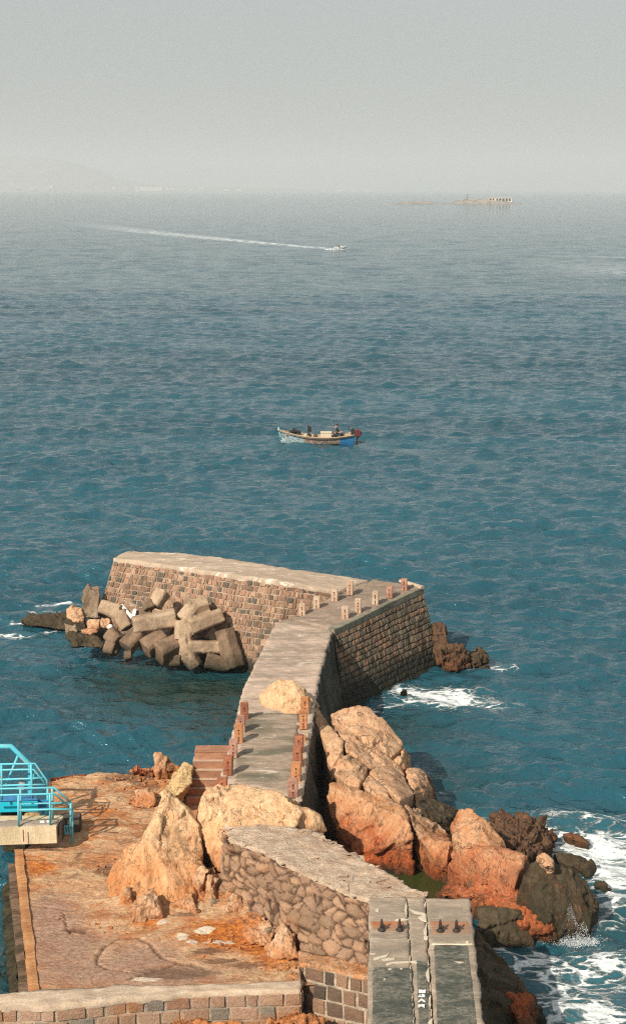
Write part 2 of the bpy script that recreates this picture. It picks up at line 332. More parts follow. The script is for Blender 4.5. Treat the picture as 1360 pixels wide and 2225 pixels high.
M['post_orange'] = concrete_mat('post_orange', (0.46, 0.20, 0.09), (0.53, 0.27, 0.13), stain=(0.28, 0.10, 0.05), stain_amt=0.5, scale=2.5)
M['post_pink'] = concrete_mat('post_pink', (0.40, 0.21, 0.15), (0.48, 0.28, 0.21), stain=(0.22, 0.10, 0.07), stain_amt=0.5, scale=2.5)
M['post_pale'] = concrete_mat('post_pale', (0.50, 0.37, 0.27), (0.58, 0.46, 0.35), stain=(0.40, 0.24, 0.15), stain_amt=0.5, scale=3)
M['steps'] = concrete_mat('steps', (0.33, 0.15, 0.085), (0.42, 0.22, 0.135), stain=(0.18, 0.10, 0.07), stain_amt=0.6, scale=1.5)
M['step_edge'] = concrete_mat('step_edge', (0.50, 0.36, 0.26), (0.58, 0.44, 0.33), stain_amt=0.2)
M['cream'] = concrete_mat('cream', (0.62, 0.52, 0.34), (0.70, 0.60, 0.42), stain=(0.42, 0.30, 0.16), stain_amt=0.5, stretch=(1.5, 1.5, 0.25))
M['pier_top'] = concrete_mat('pier_top', (0.34, 0.27, 0.22), (0.42, 0.34, 0.28), stain_amt=0.3)
M['slab'] = concrete_mat('slab', (0.33, 0.26, 0.20), (0.40, 0.32, 0.24), stain=(0.19, 0.165, 0.13), stain_amt=0.55, white=0.25)
M['slab_tar'] = concrete_mat('slab_tar', (0.085, 0.095, 0.08), (0.25, 0.225, 0.18), stain=(0.065, 0.075, 0.062), stain_amt=0.8, white=0.1, scale=2.8, stretch=(0.7, 1.3, 1), bumpd=0.05)
M['plaster'] = concrete_mat('plaster', (0.60, 0.52, 0.40), (0.68, 0.60, 0.48), stain_amt=0.15)
M['rubble_top'] = concrete_mat('rubble_top', (0.60, 0.44, 0.31), (0.70, 0.56, 0.42), stain=(0.42, 0.26, 0.17), stain_amt=0.6, white=0.55, scale=1.6, stretch=(1, 1.4, 1), bumpd=0.12)
M['quay_orange'] = concrete_mat('quay_orange', (0.46, 0.20, 0.08), (0.54, 0.30, 0.14), stain=(0.28, 0.12, 0.05), stain_amt=0.6, bumpd=0.08)
M['quay_low'] = concrete_mat('quay_low', (0.17, 0.11, 0.07), (0.26, 0.17, 0.12), stain=(0.05, 0.04, 0.02), stain_amt=0.8, scale=2, bumpd=0.1)
M['quay_weed'] = concrete_mat('quay_weed', (0.05, 0.042, 0.02), (0.10, 0.075, 0.04), stain=(0.02, 0.018, 0.01), stain_amt=0.8, scale=3, bumpd=0.1)

def paint_mat(name, col, worn=(0.35, 0.2, 0.1), amt=0.3, rough=0.45, metal=0.0, scale=4):
    n = NT(name); p = n.pos(); a = n.noise(p, scale, 6, 0.65); f = n.noise(p, 30, 4, 0.6)
    c = n.mix(n.ramp(f, 0.3, 0.7), col, tuple(min(1, v * 1.18) for v in col))
    c = n.mix(n.math('MULTIPLY', n.ramp(a, 0.56, 0.66), amt), c, worn)
    return n.done(c, rough, n.bump(f, 0.004), 0.4, metal)
M['turq'] = paint_mat('turquoise_paint', (0.08, 0.44, 0.54), (0.40, 0.38, 0.25), 0.6)
M['turq_pale'] = paint_mat('pale_turquoise_paint', (0.11, 0.45, 0.55), (0.36, 0.30, 0.20), 0.7)
M['turq_deep'] = paint_mat('deep_turquoise_paint', (0.015, 0.42, 0.56), (0.10, 0.45, 0.55), 0.5)
M['blue'] = paint_mat('blue_paint', (0.02, 0.22, 0.50), (0.25, 0.4, 0.5), 0.4)
M['white'] = paint_mat('white_paint', (0.74, 0.74, 0.70), (0.5, 0.45, 0.38), 0.4)
M['hull_white'] = paint_mat('hull_white', (0.52, 0.60, 0.62), (0.30, 0.16, 0.09), 0.85, scale=2.2)
M['hull_blue'] = paint_mat('hull_blue', (0.03, 0.20, 0.42), (0.15, 0.3, 0.45), 0.5)
M['wood'] = paint_mat('pale_timber', (0.36, 0.27, 0.18), (0.28, 0.18, 0.11), 0.7, 0.8)
M['crate'] = paint_mat('crate_cream', (0.56, 0.47, 0.34), (0.4, 0.3, 0.2), 0.4, 0.8)
M['black'] = paint_mat('black_rubber', (0.018, 0.018, 0.018), (0.05, 0.03, 0.02), 0.5, 0.6)
M['iron'] = paint_mat('rusty_iron', (0.028, 0.020, 0.016), (0.16, 0.05, 0.02), 0.5, 0.7)
M['maroon'] = paint_mat('maroon_cowl', (0.10, 0.02, 0.025), (0.05, 0.02, 0.02), 0.4, 0.5)
M['cloth_grey'] = paint_mat('grey_cloth', (0.09, 0.095, 0.085), (0.05, 0.05, 0.05), 0.4, 0.95)
M['cloth_dark'] = paint_mat('dark_cloth', (0.03, 0.03, 0.035), (0.05, 0.05, 0.05), 0.3, 0.95)
M['skin'] = paint_mat('skin', (0.42, 0.25, 0.17), (0.4, 0.22, 0.15), 0.2, 0.6)
M['yellow_rock'] = rock_mat('yellow_rock', (0.60, 0.43, 0.22), (0.50, 0.32, 0.15), (0.36, 0.17, 0.07), rust_z=(-3, -2), dark_z=(-3, -2), rust_amt=0.3)
M['dark_void'] = paint_mat('rusty_hole_shade', (0.05, 0.018, 0.012), (0.02, 0.01, 0.01), 0.4, 0.95)  # near-black with a rust tint, the shade of the post holes as colour

#@SEA
# ------------------------------------------------------------------ sea
def seg_mask(X, Y, a, b, w0, w1, soft=0.5):
    a, b = np.array(a[:2]), np.array(b[:2]); d = b - a; L2 = d @ d
    t = np.clip(((X - a[0]) * d[0] + (Y - a[1]) * d[1]) / L2, 0, 1)
    dist = np.hypot(X - a[0] - t * d[0], Y - a[1] - t * d[1]); w = w0 + (w1 - w0) * t
    return 1 - sstep(w * (1 - soft), w, dist), t
def sea_material():
    n = NT('sea_water'); p = n.pos()
    p1 = n.pos((0.55, 1.0, 1), (0, 0, 8)); p2 = n.pos((0.8, 1.1, 1), (0, 0, -25))
    a = n.noise(p1, 1.9, 3, 0.6, 0.5); b = n.noise(p2, 0.8, 4, 0.6, 0.3); c_ = n.noise(n.pos((0.35, 1, 1), (0, 0, 4)), 0.16, 4, 0.55)
    lg = n.noise(n.pos((0.12, 1, 1)), 0.03, 6, 0.6, 0.5)
    h = n.math('ADD', n.math('MULTIPLY', a, 0.20), n.math('MULTIPLY', b, 0.50)); h = n.math('ADD', h, n.math('MULTIPLY', c_, 0.4))
    foam = n.attr('foam'); fp = n.warp(n.pos((0.7, 1.0, 1)), 0.9, 0.9)
    fn = n.voro(n.warp(n.warp(n.pos((0.75, 1.5, 1)), 0.8, 1.6), 4.0, 0.35), 1.5, 'DISTANCE_TO_EDGE')
    lace = n.ramp(fn, 0.0, 0.26, 1.0, 0.0)
    blot = n.noise(fp, 1.5, 7, 0.72, 0.8)
    fm = n.math('ADD', n.math('MULTIPLY', lace, 0.30), n.math('MULTIPLY', blot, 1.15))
    fm = n.math('ADD', fm, n.math('MULTIPLY', foam, 0.72))
    fmask = n.math('MULTIPLY', n.ramp(fm, 1.10, 1.36), n.ramp(foam, 0.0, 0.15))
    deep = n.mix(n.ramp(lg, 0.35, 0.65), (0.009, 0.058, 0.082), (0.013, 0.078, 0.108))
    deep = n.mix(n.math('MULTIPLY', n.ramp(foam, 0.15, 1.0), 0.5), deep, (0.05, 0.16, 0.18))
    deep = n.mix(n.attr('shore_dark'), deep, (0.010, 0.030, 0.022))  # dark green colour for the reflection of the walls
    white = n.mix(n.ramp(n.noise(p, 6, 5, 0.7), 0.3, 0.7), (0.50, 0.55, 0.55), (0.80, 0.83, 0.82))
    col = n.mix(fmask, deep, white); wk = n.attr('wake'); col = n.mix(wk, col, (0.66, 0.70, 0.70))
    rough = n.math('ADD', 0.06, n.math('MULTIPLY', n.math('MAXIMUM', fmask, wk), 0.6))
    hh = n.math('ADD', h, n.math('MULTIPLY', fmask, 0.12))
    bn = n.bump(hh, 0.8)
    m = n.done(col, rough, bn, n.math('SUBTRACT', 0.75, n.math('MULTIPLY', fmask, 0.6)), 0, 1.45)
    n.bsdf.inputs['Specular Tint'].default_value = (0.68, 0.90, 1.0, 1); return m
M['sea'] = sea_material()
def build_sea():
    rows = [18.0]
    while rows[-1] < 30000:
        D = rows[-1]; rows.append(D + max(0.13, D * (0.0024 if D < 320 else 0.0045 if D < 1300 else 0.03)))
    rows = np.array(rows)
    inner = np.linspace(-0.255, 0.255, 430); outer = np.array([0.28, 0.33, 0.4, 0.5, 0.7, 1.0, 1.6, 2.6])
    cols = np.concatenate([-outer[::-1], inner, outer])
    Dm, T = np.meshgrid(rows, cols, indexing='ij'); X = (Dm * T).ravel(); Y = Dm.ravel()
    sp = np.maximum(np.gradient(rows)[:, None] * np.ones_like(T), np.abs(np.gradient(cols))[None, :] * Dm * 0.6).ravel()
    Z = np.zeros_like(X); r2 = np.random.default_rng(5)
    warp = fbm(np.stack([X * 0.06, Y * 0.06, np.zeros_like(X)], 1), 2) * 1.8
    grp = 0.85 + 0.35 * fbm(np.stack([X * 0.035, Y * 0.07, np.full_like(X, 4.0)], 1), 3)
    for k in range(90):
        lam = 0.7 * (18 / 0.7) ** (r2.random() ** 1.5); th = r2.normal(0.08, 0.45)
        kx, ky = math.sin(th) * 2 * math.pi / lam, math.cos(th) * 2 * math.pi / lam
        amp = 0.0108 * lam ** 0.85 * (1 if lam < 2.2 else (2.2 / lam) ** .85); ph = r2.random() * 6.28
        w = sstep(1.6, 3.4, lam / sp)
        s = np.sin(kx * X + ky * Y + ph + warp * min(2.5, 3.5 / lam ** 0.5))
        Z += w * amp * (np.where(s > 0, s ** 1.6 if False else s, s))
    Z *= np.clip(grp, 0.25, 1.5)
    # sharpen crests a little
    Z = Z + 0.9 * np.clip(Z, 0, None) ** 2
    foam = np.zeros_like(X)
    for (px, py, rx, ry, s) in FOAM:
        c = G(px, py, 0); foam = np.maximum(foam, s * np.exp(-(((X - c[0]) / rx) ** 2 + ((Y - c[1]) / ry) ** 2)))
    shore_dark = np.zeros_like(X)
    for (px, py, rx, ry, s) in SHORE_DARK:
        c = G(px, py, 0); shore_dark = np.maximum(shore_dark, s * np.exp(-(((X - c[0]) / rx) ** 2 + ((Y - c[1]) / ry) ** 2)))
    wake = np.zeros_like(X)
    jag = pn(np.stack([X * 0.05, Y * 0.03, np.zeros_like(X)], 1)); jag2 = pn(np.stack([X * 0.4, Y * 0.12, np.zeros_like(X)], 1))
    for (x0, y0, x1, y1, w0, w1, s0, s1) in WAKES:
        m, t = seg_mask(X, Y + jag * 3, G(x0, y0, 0), G(x1, y1, 0), w0, w1, 0.8)
        wake = np.maximum(wake, m * (s0 + (s1 - s0) * t) * np.clip(0.75 + jag2 * 0.9, 0.1, 1))
    Z *= 1 - 0.35 * np.clip(shore_dark, 0, 1)
    V = np.stack([X, Y, Z], 1)
    o = gridmesh('sea', V, len(rows), len(cols), M['sea'], attrs={'foam': foam, 'shore_dark': shore_dark, 'wake': np.clip(wake, 0, 1)})
    return tag(o, kind='structure')
FOAM = [(960, 1512, 2.6, 1.6, 1.0), (1040, 1525, 2.2, 1.5, .72), (900, 1500, 1.4, 1.0, 1.0), (780, 1535, 1.4, .8, .8), (860, 1528, 1.2, .6, .75), (1070, 1450, 1.5, .6, .8),
        (1300, 1840, 2.2, 1.8, 1.05), (1210, 1805, 1.8, .6, .95), (1340, 1900, 1.2, 2.2, 1.0), (1250, 1835, 1.6, .7, 1.0), (1330, 1950, .9, 1.2, .95), (1100, 1780, 3.0, .7, .55), (1300, 1780, 3.0, 1.2, .62),
        (1240, 2040, 1.1, .35, 1.1), (1160, 2090, 1.8, .8, .78), (1250, 2120, 2.2, 1.6, .85), (1330, 2100, 1.6, 1.3, .8), (1250, 2190, 2.2, 1.2, .85), (1340, 2210, 1.5, 1.2, .78), (1080, 2070, .8, .8, .85), (1100, 2110, .7, 1.0, .75),
        (130, 1322, 1.6, .6, .85), (40, 1350, .8, .5, .9), (20, 1377, 2.0, .5, .72), (110, 1368, 1.2, .3, .7), (90, 1335, 2.2, .6, .6),
        (60, 2100, 0.8, 1.0, .55), (1290, 1880, 1.5, 1.2, 1.0), (1180, 1850, 1.0, .4, .8), (1310, 2010, .8, .8, .75)]
SHORE_DARK = [(430, 1500, 5.2, 3.0, 1.0), (300, 1480, 4.0, 2.0, .8), (490, 1560, 2.5, 3.5, .6), (840, 1590, 3.0, 2.6, .7), (20, 2080, 2, 4, .7), (950, 1700, 2.5, 3, .5), (1330, 2010, 1.5, 1.5, .5)]  # dark patches along the shore; by the breakwater the wall's reflection is painted in
WAKES = [(735, 542, 560, 527, 4.0, 9.0, 1.0, .95), (560, 527, 330, 505, 9.0, 18, .95, .75), (330, 505, 150, 482, 18, 30, .75, .3), (735, 541, 757, 542, 1.8, 0.8, 1, .6),
         (1120, 552, 1400, 590, 14, 40, .0, .45), (1180, 556, 1400, 560, 6, 10, .4, .5), (0, 530, 450, 543, 4, 3, .22, .10), (640, 551, 1120, 548, 3, 3, .10, .16), (780, 965, 1060, 1003, 1.0, 3.0, .16, .04), (820, 975, 1280, 1040, 1.5, 2.5, .08, .02)]
build_sea()

#@BREAKWATER
# ------------------------------------------------------------------ masonry
def polylen(T): return np.concatenate([[0], np.cumsum(np.linalg.norm(np.diff(T, axis=0), axis=1))])
def along(T, L, s):
    s = s * L[-1]; i = int(np.clip(np.searchsorted(L, s, side='right') - 1, 0, len(T) - 2)); t = (s - L[i]) / max(1e-6, L[i + 1] - L[i])
    return T[i] + (T[i + 1] - T[i]) * t
def masonry(name, T, B, rows, width, mat, bulge=0.045, gap=0.03, jit=0.18, parent=None, n=5, seed=1, rag=0.0, skip=None, rowjit=0.08, bow=0.0):
    """courses of pillowed stones over a mortar sheet, between the top line T and bottom line B"""
    r = random.Random(seed); T = np.array(T, float); B = np.array(B, float)
    LT, LB = polylen(T), polylen(B); 
    def S(s, t):
        a, b = along(T, LT, s), along(B, LB, s); q = a + (b - a) * t
        return q
    def nrm(s, t):
        e = 1e-3; u = S(min(1, s + e), t) - S(max(0, s - e), t); v = S(s, min(1, t + e)) - S(s, max(0, t - e)); q = np.cross(v, u); q = q / (np.linalg.norm(q) + 1e-9)
        return q if q[1] < 0 or abs(q[1]) < 0.2 and q[0] > 0 else -q
    H = np.linalg.norm(B[len(B) // 2] - T[len(T) // 2]); L = max(LT[-1], LB[-1])
    V, F, cell, mort = [], [], [], []
    # mortar sheet
    ns, nt = max(8, int(L / 0.4)), max(4, rows)
    for j in range(nt + 1):
        for i in range(ns + 1): V.append(S(i / ns, j / nt)); cell.append(0); mort.append(1)
    for j in range(nt):
        for i in range(ns):
            a = j * (ns + 1) + i; F.append((a, a + 1, a + ns + 2, a + ns + 1))
    edges = [0.0]
    for k in range(rows): edges.append(edges[-1] + 1 + r.uniform(-rowjit, rowjit))
    edges = [e / edges[-1] for e in edges]
    for k in range(rows):
        t0, t1 = edges[k], edges[k + 1]; s = -r.random() * width / L
        while s < 1:
            w = width / L * (1 + r.uniform(-jit, jit) * 1.6); s0, s1 = max(0, s), min(1, s + w); s += w
            if (s1 - s0) * L < 0.08: continue
            if skip and skip(s0, t0, r): continue
            gs, gt = gap / L / 2, gap / H / 2; b0 = bulge * r.uniform(0.55, 1.35); cid = r.random(); base = len(V); off = r.random() * 50
            cj = [(r.uniform(-.5, .5) * gs * 2 * jit * 4, r.uniform(-.5, .5) * gt * 2 * jit * 4) for _ in range(4)]
            tilt = (r.uniform(-.3, .3), r.uniform(-.3, .3))
            for j in range(n):
                for i in range(n):
                    u, v = ((0, .07, .5, .93, 1) if n == 5 else np.linspace(0, 1, n))[i], ((0, .07, .5, .93, 1) if n == 5 else np.linspace(0, 1, n))[j]
                    du = sum(c[0] * wt_ for c, wt_ in zip(cj, ((1 - u) * (1 - v), u * (1 - v), (1 - u) * v, u * v)))
                    dv = sum(c[1] * wt_ for c, wt_ in zip(cj, ((1 - u) * (1 - v), u * (1 - v), (1 - u) * v, u * v)))
                    uu = s0 + gs + (s1 - s0 - 2 * gs) * u + du; vv = t0 + gt + (t1 - t0 - 2 * gt) * v + dv
                    uu, vv = min(1, max(0, uu)), min(1, max(0, vv))
                    e = min(u, 1 - u, v, 1 - v); pr = -0.02 if e == 0 else b0 * (0.72 + 0.28 * min(1, e * 2.2)) * (1 + tilt[0] * (u - .5) * 2 + tilt[1] * (v - .5) * 2) + r.uniform(-1, 1) * bulge * 0.16
                    V.append(S(uu, vv) + nrm(uu, vv) * pr); cell.append(cid); mort.append(0.0 if e > 0 else 0.55)
            for j in range(n - 1):
                for i in range(n - 1):
                    a = base + j * n + i; F.append((a, a + 1, a + n + 1, a + n))
    return pymesh(name, V, F, mat, parent, False, {'cell': cell, 'mortar': mort})
def capmesh(name, near, far, mat, parent=None, thick=0.25, res=0.12, amp=0.012, over=0.0):
    """a slab whose top runs between two polylines; closed by a rim of the given thickness"""
    near, far = np.array(near, float), np.array(far, float); LN, LF = polylen(near), polylen(far)
    ns = max(4, int(max(LN[-1], LF[-1]) / res)); nt = max(3, int(np.linalg.norm(far[0] - near[0]) / res), int(np.linalg.norm(far[-1] - near[-1]) / res))
    V = np.array([along(near, LN, i / ns) + (along(far, LF, i / ns) - along(near, LN, i / ns)) * (j / nt) for j in range(nt + 1) for i in range(ns + 1)])
    edge = np.array([(j in (0, nt)) or (i in (0, ns)) for j in range(nt + 1) for i in range(ns + 1)])
    nz = fbm(V * 1.5, 4) * amp * 2 + fbm(V * 6, 2) * amp
    V[:, 2] += nz - np.where(edge, 0.02, 0)
    V[:, :2] += (np.stack([pn(V * 3), pn(V * 3 + 9)], 1)) * np.where(edge, 0.05, 0)[:, None]
    idx = lambda i, j: j * (ns + 1) + i
    F = [(idx(i, j), idx(i + 1, j), idx(i + 1, j + 1), idx(i, j + 1)) for j in range(nt) for i in range(ns)]
    loop = [idx(i, 0) for i in range(ns + 1)] + [idx(ns, j) for j in range(1, nt + 1)] + [idx(i, nt) for i in range(ns - 1, -1, -1)] + [idx(0, j) for j in range(nt - 1, 0, -1)]
    b = len(V); V = np.vstack([V, V[loop] - np.array([0, 0, thick])]); m = len(loop)
    for k in range(m): F.append((loop[k], loop[(k + 1) % m], b + (k + 1) % m, b + k))
    o = pymesh(name, V, F, mat, parent, True)
    bm = bmesh.new(); bm.from_mesh(o.data); bmesh.ops.recalc_face_normals(bm, faces=bm.faces); bm.to_mesh(o.data); bm.free()
    return o
def lower(p, dx=0, dy=0, z=-0.4): return np.array([p[0] + dx, p[1] + dy, z])
def sheet(name, T, B, mat, parent=None, amp=0.05, res=0.15, sc=1.3, facet=0.0):
    """a rough wall face between the top line and the bottom line"""
    T, B = np.array(T, float), np.array(B, float); LT, LB = polylen(T), polylen(B)
    ns = max(4, int(max(LT[-1], LB[-1]) / res)); nt = max(4, int(np.linalg.norm(B[0] - T[0]) / res))
    V = np.array([along(T, LT, i / ns) + (along(B, LB, i / ns) - along(T, LT, i / ns)) * (j / nt) for j in range(nt + 1) for i in range(ns + 1)])
    d = np.cross(B[0] - T[0], T[-1] - T[0]); d /= np.linalg.norm(d)
    w = np.array([min(1, j / 3) for j in range(nt + 1) for i in range(ns + 1)])
    k = fbm(V * sc, 4) * amp
    if facet:
        f1, f2, c, off = vor(V * sc * 1.2); k = k + facet * (_rand[c, 0] - .5)
    V = V + d[None, :] * (k * w)[:, None]
    return gridmesh(name, V, nt + 1, ns + 1, mat, parent, True)

# far arm of the breakwater
bwk = empty('breakwater', G(500, 1400, 0)); tag(bwk, 'long battered stone breakwater with concrete crest at the far end of the walkway', 'breakwater')
bo = np.array(bwk.location)
Vo = lambda L: [np.array(p) - bo for p in L]
near_c = [G(248, 1212, 4.0), G(360, 1226, 4.1), G(500, 1247, 4.25), G(620, 1264, 4.2), G(735, 1283, 3.75)]
far_c = [G(272, 1198, 4.0), G(390, 1200, 4.1), G(500, 1213, 4.2), G(640, 1236, 4.15), G(800, 1259, 3.75)]
capmesh('crest', Vo([p + np.array([-.02, -.06, 0]) for p in near_c]), Vo(far_c), M['crest'], bwk, 0.22, 0.12, 0.02)
baseL = [lower(near_c[0], -1.25, -1.0), lower(near_c[1], -.5, -1.35), lower(near_c[2], -.5, -1.35), lower(near_c[3], -.4, -1.3), lower(near_c[4], -.3, -1.2)]
wtop = [p - np.array([0, 0, .16]) for p in near_c]
def hole(s, t, r): return (s > .72 and t > .62 and r.random() < 0.3) or (s < .12 and t > .5 and r.random() < .1)
masonry('stone_face', Vo(wtop), Vo(baseL), 17, 0.255, M['stone_left'], 0.055, 0.035, jit=.38, rowjit=.2, parent=bwk, seed=3, skip=hole)
# left end return and the seaward back
endT = [far_c[0] - np.array([0.35, -.1, .16]), near_c[0] - np.array([0, 0, .16])]; endB = [lower(far_c[0], -1.7, .6), baseL[0]]
masonry('end_face', Vo(endT), Vo(endB), 14, 0.33, M['stone_left'], 0.06, 0.045, parent=bwk, seed=4)
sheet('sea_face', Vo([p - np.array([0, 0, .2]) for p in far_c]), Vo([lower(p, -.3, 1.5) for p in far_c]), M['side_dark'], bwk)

# platform at the root of the breakwater
plt = empty('stone_platform', G(800, 1450, 0)); tag(plt, 'raised stone platform with dark streaked wall at the right end of the breakwater', 'platform')
po = np.array(plt.location); Vp = lambda L: [np.array(p) - po for p in L]
redge = [G(722, 1366, 3.2), G(772, 1343, 3.3), G(850, 1304, 3.5), G(916, 1274, 3.7)]
fedge = [G(640, 1346, 3.15), G(680, 1318, 3.35), G(752, 1281, 3.62), G(812, 1257, 3.72)]
capmesh('platform_top', Vp([p + np.array([.02, -.02, 0]) for p in redge]), Vp(fedge), M['platform'], plt, 0.2, 0.12, 0.02)
rtop = [p - np.array([0, 0, .20]) for p in redge]
rbase = [lower(redge[0], .55, -1.7), lower(redge[1], .75, -1.35), lower(redge[2], .85, -1.05), lower(redge[3], .95, -.75)]
rT2 = [a + (b - a) * 0.035 + np.array([.03, -.03, 0]) for a, b in zip(rtop, rbase)]
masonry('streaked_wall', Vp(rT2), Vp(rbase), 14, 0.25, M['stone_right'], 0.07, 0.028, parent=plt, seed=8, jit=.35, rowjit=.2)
# coping blocks
cop = MB()
for i in range(13):
    s0, s1 = i / 13 + .002, (i + 1) / 13 - .004; A = along(np.array(rtop), polylen(np.array(rtop)), s0); B_ = along(np.array(rtop), polylen(np.array(rtop)), s1)
    cop.bar(A - po + np.array([-.04, .04, .03 + random.uniform(-.01, .015)]), B_ - po + np.array([-.04, .04, .03]), 0.36, 0.34, cham=0.03)
cop.build('coping', M['coping_dark'], plt)
crn = [redge[3] - np.array([0, 0, .16]), G(905, 1266, 3.7) - np.array([0, 0, .16]), fedge[3] - np.array([0, 0, .16])]
crb = [rbase[3], lower(G(905, 1266, 3.7), 1.3, .9), lower(fedge[3], .3, 1.6)]
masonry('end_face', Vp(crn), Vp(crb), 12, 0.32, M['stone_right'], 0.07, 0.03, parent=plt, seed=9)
MB().bar(G(870, 1262, 3.72) - po, G(918, 1277, 3.72) - po, .22, .14, cham=.03).build('white_kerb', M['coping'], plt)

# walkway deck
WH = 3.1
wl = [G(600, 1351, WH), G(566, 1420, WH), G(540, 1470, WH), G(524, 1510, WH), G(514, 1560, WH), G(498, 1620, WH), G(478, 1690, WH), G(468, 1730, WH)]
wr = [G(723, 1367, WH), G(708, 1420, WH), G(692, 1478, WH), G(686, 1520, WH), G(682, 1560, WH), G(674, 1610, WH), G(664, 1680, WH), G(654, 1735, WH)]
wk = empty('walkway', G(600, 1600, 0)); tag(wk, 'narrow weathered concrete walkway running out to the breakwater', 'walkway')
ko = np.array(wk.location); Vk = lambda L: [np.array(p) - ko for p in L]
capmesh('deck', Vk(wl), Vk(wr), M['deck'], wk, 0.3, 0.11, 0.022)
wrb = [lower(redge[0], .5, -1.6)] + [lower(p, .62, -.1) for p in wr[1:]]
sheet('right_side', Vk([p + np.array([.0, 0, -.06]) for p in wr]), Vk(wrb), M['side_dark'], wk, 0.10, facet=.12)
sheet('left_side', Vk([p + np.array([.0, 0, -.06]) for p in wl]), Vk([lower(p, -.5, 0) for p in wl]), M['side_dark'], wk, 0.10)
junc = [G(600, 1351, WH + .004), G(655, 1336, 3.15)]
capmesh('landing', Vk([G(600, 1353, WH - .01), G(723, 1369, WH - .01)]), Vk([G(640, 1338, WH + .03), G(725, 1344, 3.22)]), M['platform'], wk, .3, .12, .02)
# seaweed stained near part of the deck (a patched strip of screed)
capmesh('screed_patch', Vk([G(533, 1548, WH + .03), G(520, 1620, WH + .03), G(508, 1700, WH + .03)]), Vk([G(650, 1550, WH + .03), G(645, 1620, WH + .03), G(632, 1722, WH + .03)]),
        concrete_mat('screed', (0.28, 0.21, 0.155), (0.38, 0.30, 0.225), stain=(0.12, 0.115, 0.08), stain_amt=0.8, white=0.55), wk, .03, .1, .01)

for xs_, nm in ((([(655, 1590), (651, 1640), (646, 1700), (641, 1740)], [(672, 1592), (668, 1640), (662, 1700), (655, 1738)]), 'right'), (([(494, 1640), (480, 1690), (470, 1735)], [(506, 1640), (494, 1690), (482, 1730)]), 'left')):
    capmesh('edge_plaster', Vk([G(x, y, WH + .035) for x, y in xs_[0]]), Vk([G(x, y, WH + .035) for x, y in xs_[1]]), M['rubble_top'], wk, .05, .05, .015)
#@POSTS
# ------------------------------------------------------------------ drilled stone posts
def post_mesh(h, holes, seed, w=.30, d=.24):
    r = random.Random(seed)
    mb = MB(); mb.box((0, 0, h / 2), (w, d, h), bev=.018); me = mb.mesh('post')
    cut = MB()
    for z in holes: cut.tube([(0, -.3, z), (0, .3, z)], .032, 12)
    if not holes: return me
    o = bpy.data.objects.new('t', me); COL.objects.link(o); c = bpy.data.objects.new('c', cut.mesh('c')); COL.objects.link(c)
    m = o.modifiers.new('b', 'BOOLEAN'); m.operation = 'DIFFERENCE'; m.object = c; m.solver = 'EXACT'
    dg = bpy.context.evaluated_depsgraph_get(); out = bpy.data.meshes.new_from_object(o.evaluated_get(dg))
    bpy.data.objects.remove(o); bpy.data.objects.remove(c); return out
PM = {k: post_mesh(*v) for k, v in {'full': (.64, (.2, .46), 1), 'short': (.40, (.24,), 2), 'stub': (.16, (), 3), 'far': (.62, (.18, .44), 4)}.items()}
stain_m = paint_mat('rust_stain', (0.20, 0.06, 0.03), (0.10, 0.03, 0.02), 0.6, 0.95, scale=9)
def post(px, py, h, kind, mat, label, rz=0, tilt=0, group='drilled stone posts along the walkway'):
    me = PM[kind].copy(); n_ = len(me.vertices); co = np.zeros(n_ * 3, np.float32); me.vertices.foreach_get('co', co); co = co.reshape(-1, 3)
    q_ = co * 5 + px; co[:, 0] *= 1 + .05 * math.sin(px); co[:, 2] *= 1 + .07 * math.sin(px * 1.7 + py); co[:, :2] += (np.stack([pn(q_), pn(q_ + 7)], 1) * .022).astype(np.float32) * (co[:, 2:3] > .3)
    me.vertices.foreach_set('co', co.ravel()); me.update(); o = add('stone_post', me, M[mat]); o.location = Vector(G(px, py, h)); o.rotation_euler = (0, R(tilt), R(rz))
    tag(o, label, 'post', group)
    if kind in ('full', 'far'):      # rust-black insets paint the shade inside the drilled holes
        for z in ((.2, .46) if kind == 'full' else (.18, .44)):
            MB().tube([(0, -.117, z), (0, .05, z)], .029, 10).build('hole_shade', M['dark_void'], o)
            q = MB().prism([(-.02, -.127), (.022, -.127), (.022, -.119), (-.02, -.119)], z - .15, z - .03).build('rust_streak', stain_m, o)
    return o
LW = [(532, 1562, 'full', 'post_brick', 'brick red post farthest along the left edge of the walkway'),
      (524, 1590, 'full', 'post_pink', 'dull pink post second farthest on the left edge of the walkway, partly hidden'),
      (519, 1613, 'full', 'post_orange', 'bright orange post third farthest on the left edge of the walkway'),
      (507, 1645, 'full', 'post_pink', 'pinkish post fourth farthest on the left edge, beside the water above the steps'),
      (496, 1683, 'full', 'post_brick', 'dark red cracked post beside the top of the red steps'),
      (484, 1716, 'short', 'post_brick', 'short red post with one hole at the near left end of the walkway')]
RW = [(663, 1549, 'full', 'post_orange', 'orange brown post beside the pale boulder on the right edge of the walkway'),
      (659, 1583, 'full', 'post_orange', 'orange post with two holes second farthest on the right edge of the walkway'),
      (655, 1609, 'stub', 'post_orange', 'low broken post stub on the right edge of the walkway'),
      (650, 1634, 'full', 'post_brick', 'dark brick post just nearer than the broken stub on the right edge'),
      (648, 1664, 'full', 'post_brick', 'rusty red post third nearest on the right edge of the walkway'),
      (643, 1697, 'full', 'post_orange', 'reddish orange post second nearest on the right edge of the walkway'),
      (637, 1731, 'full', 'post_pink', 'pink post nearest the viewer on the right edge of the walkway')]
for i, (x, y, k, m, l) in enumerate(LW): post(x, y, WH + .02, k, m, l, random.uniform(-5, 5), random.uniform(-2, 2))
for i, (x, y, k, m, l) in enumerate(RW): post(x, y, WH + .02, k, m, l, random.uniform(-5, 5), random.uniform(-2, 2))
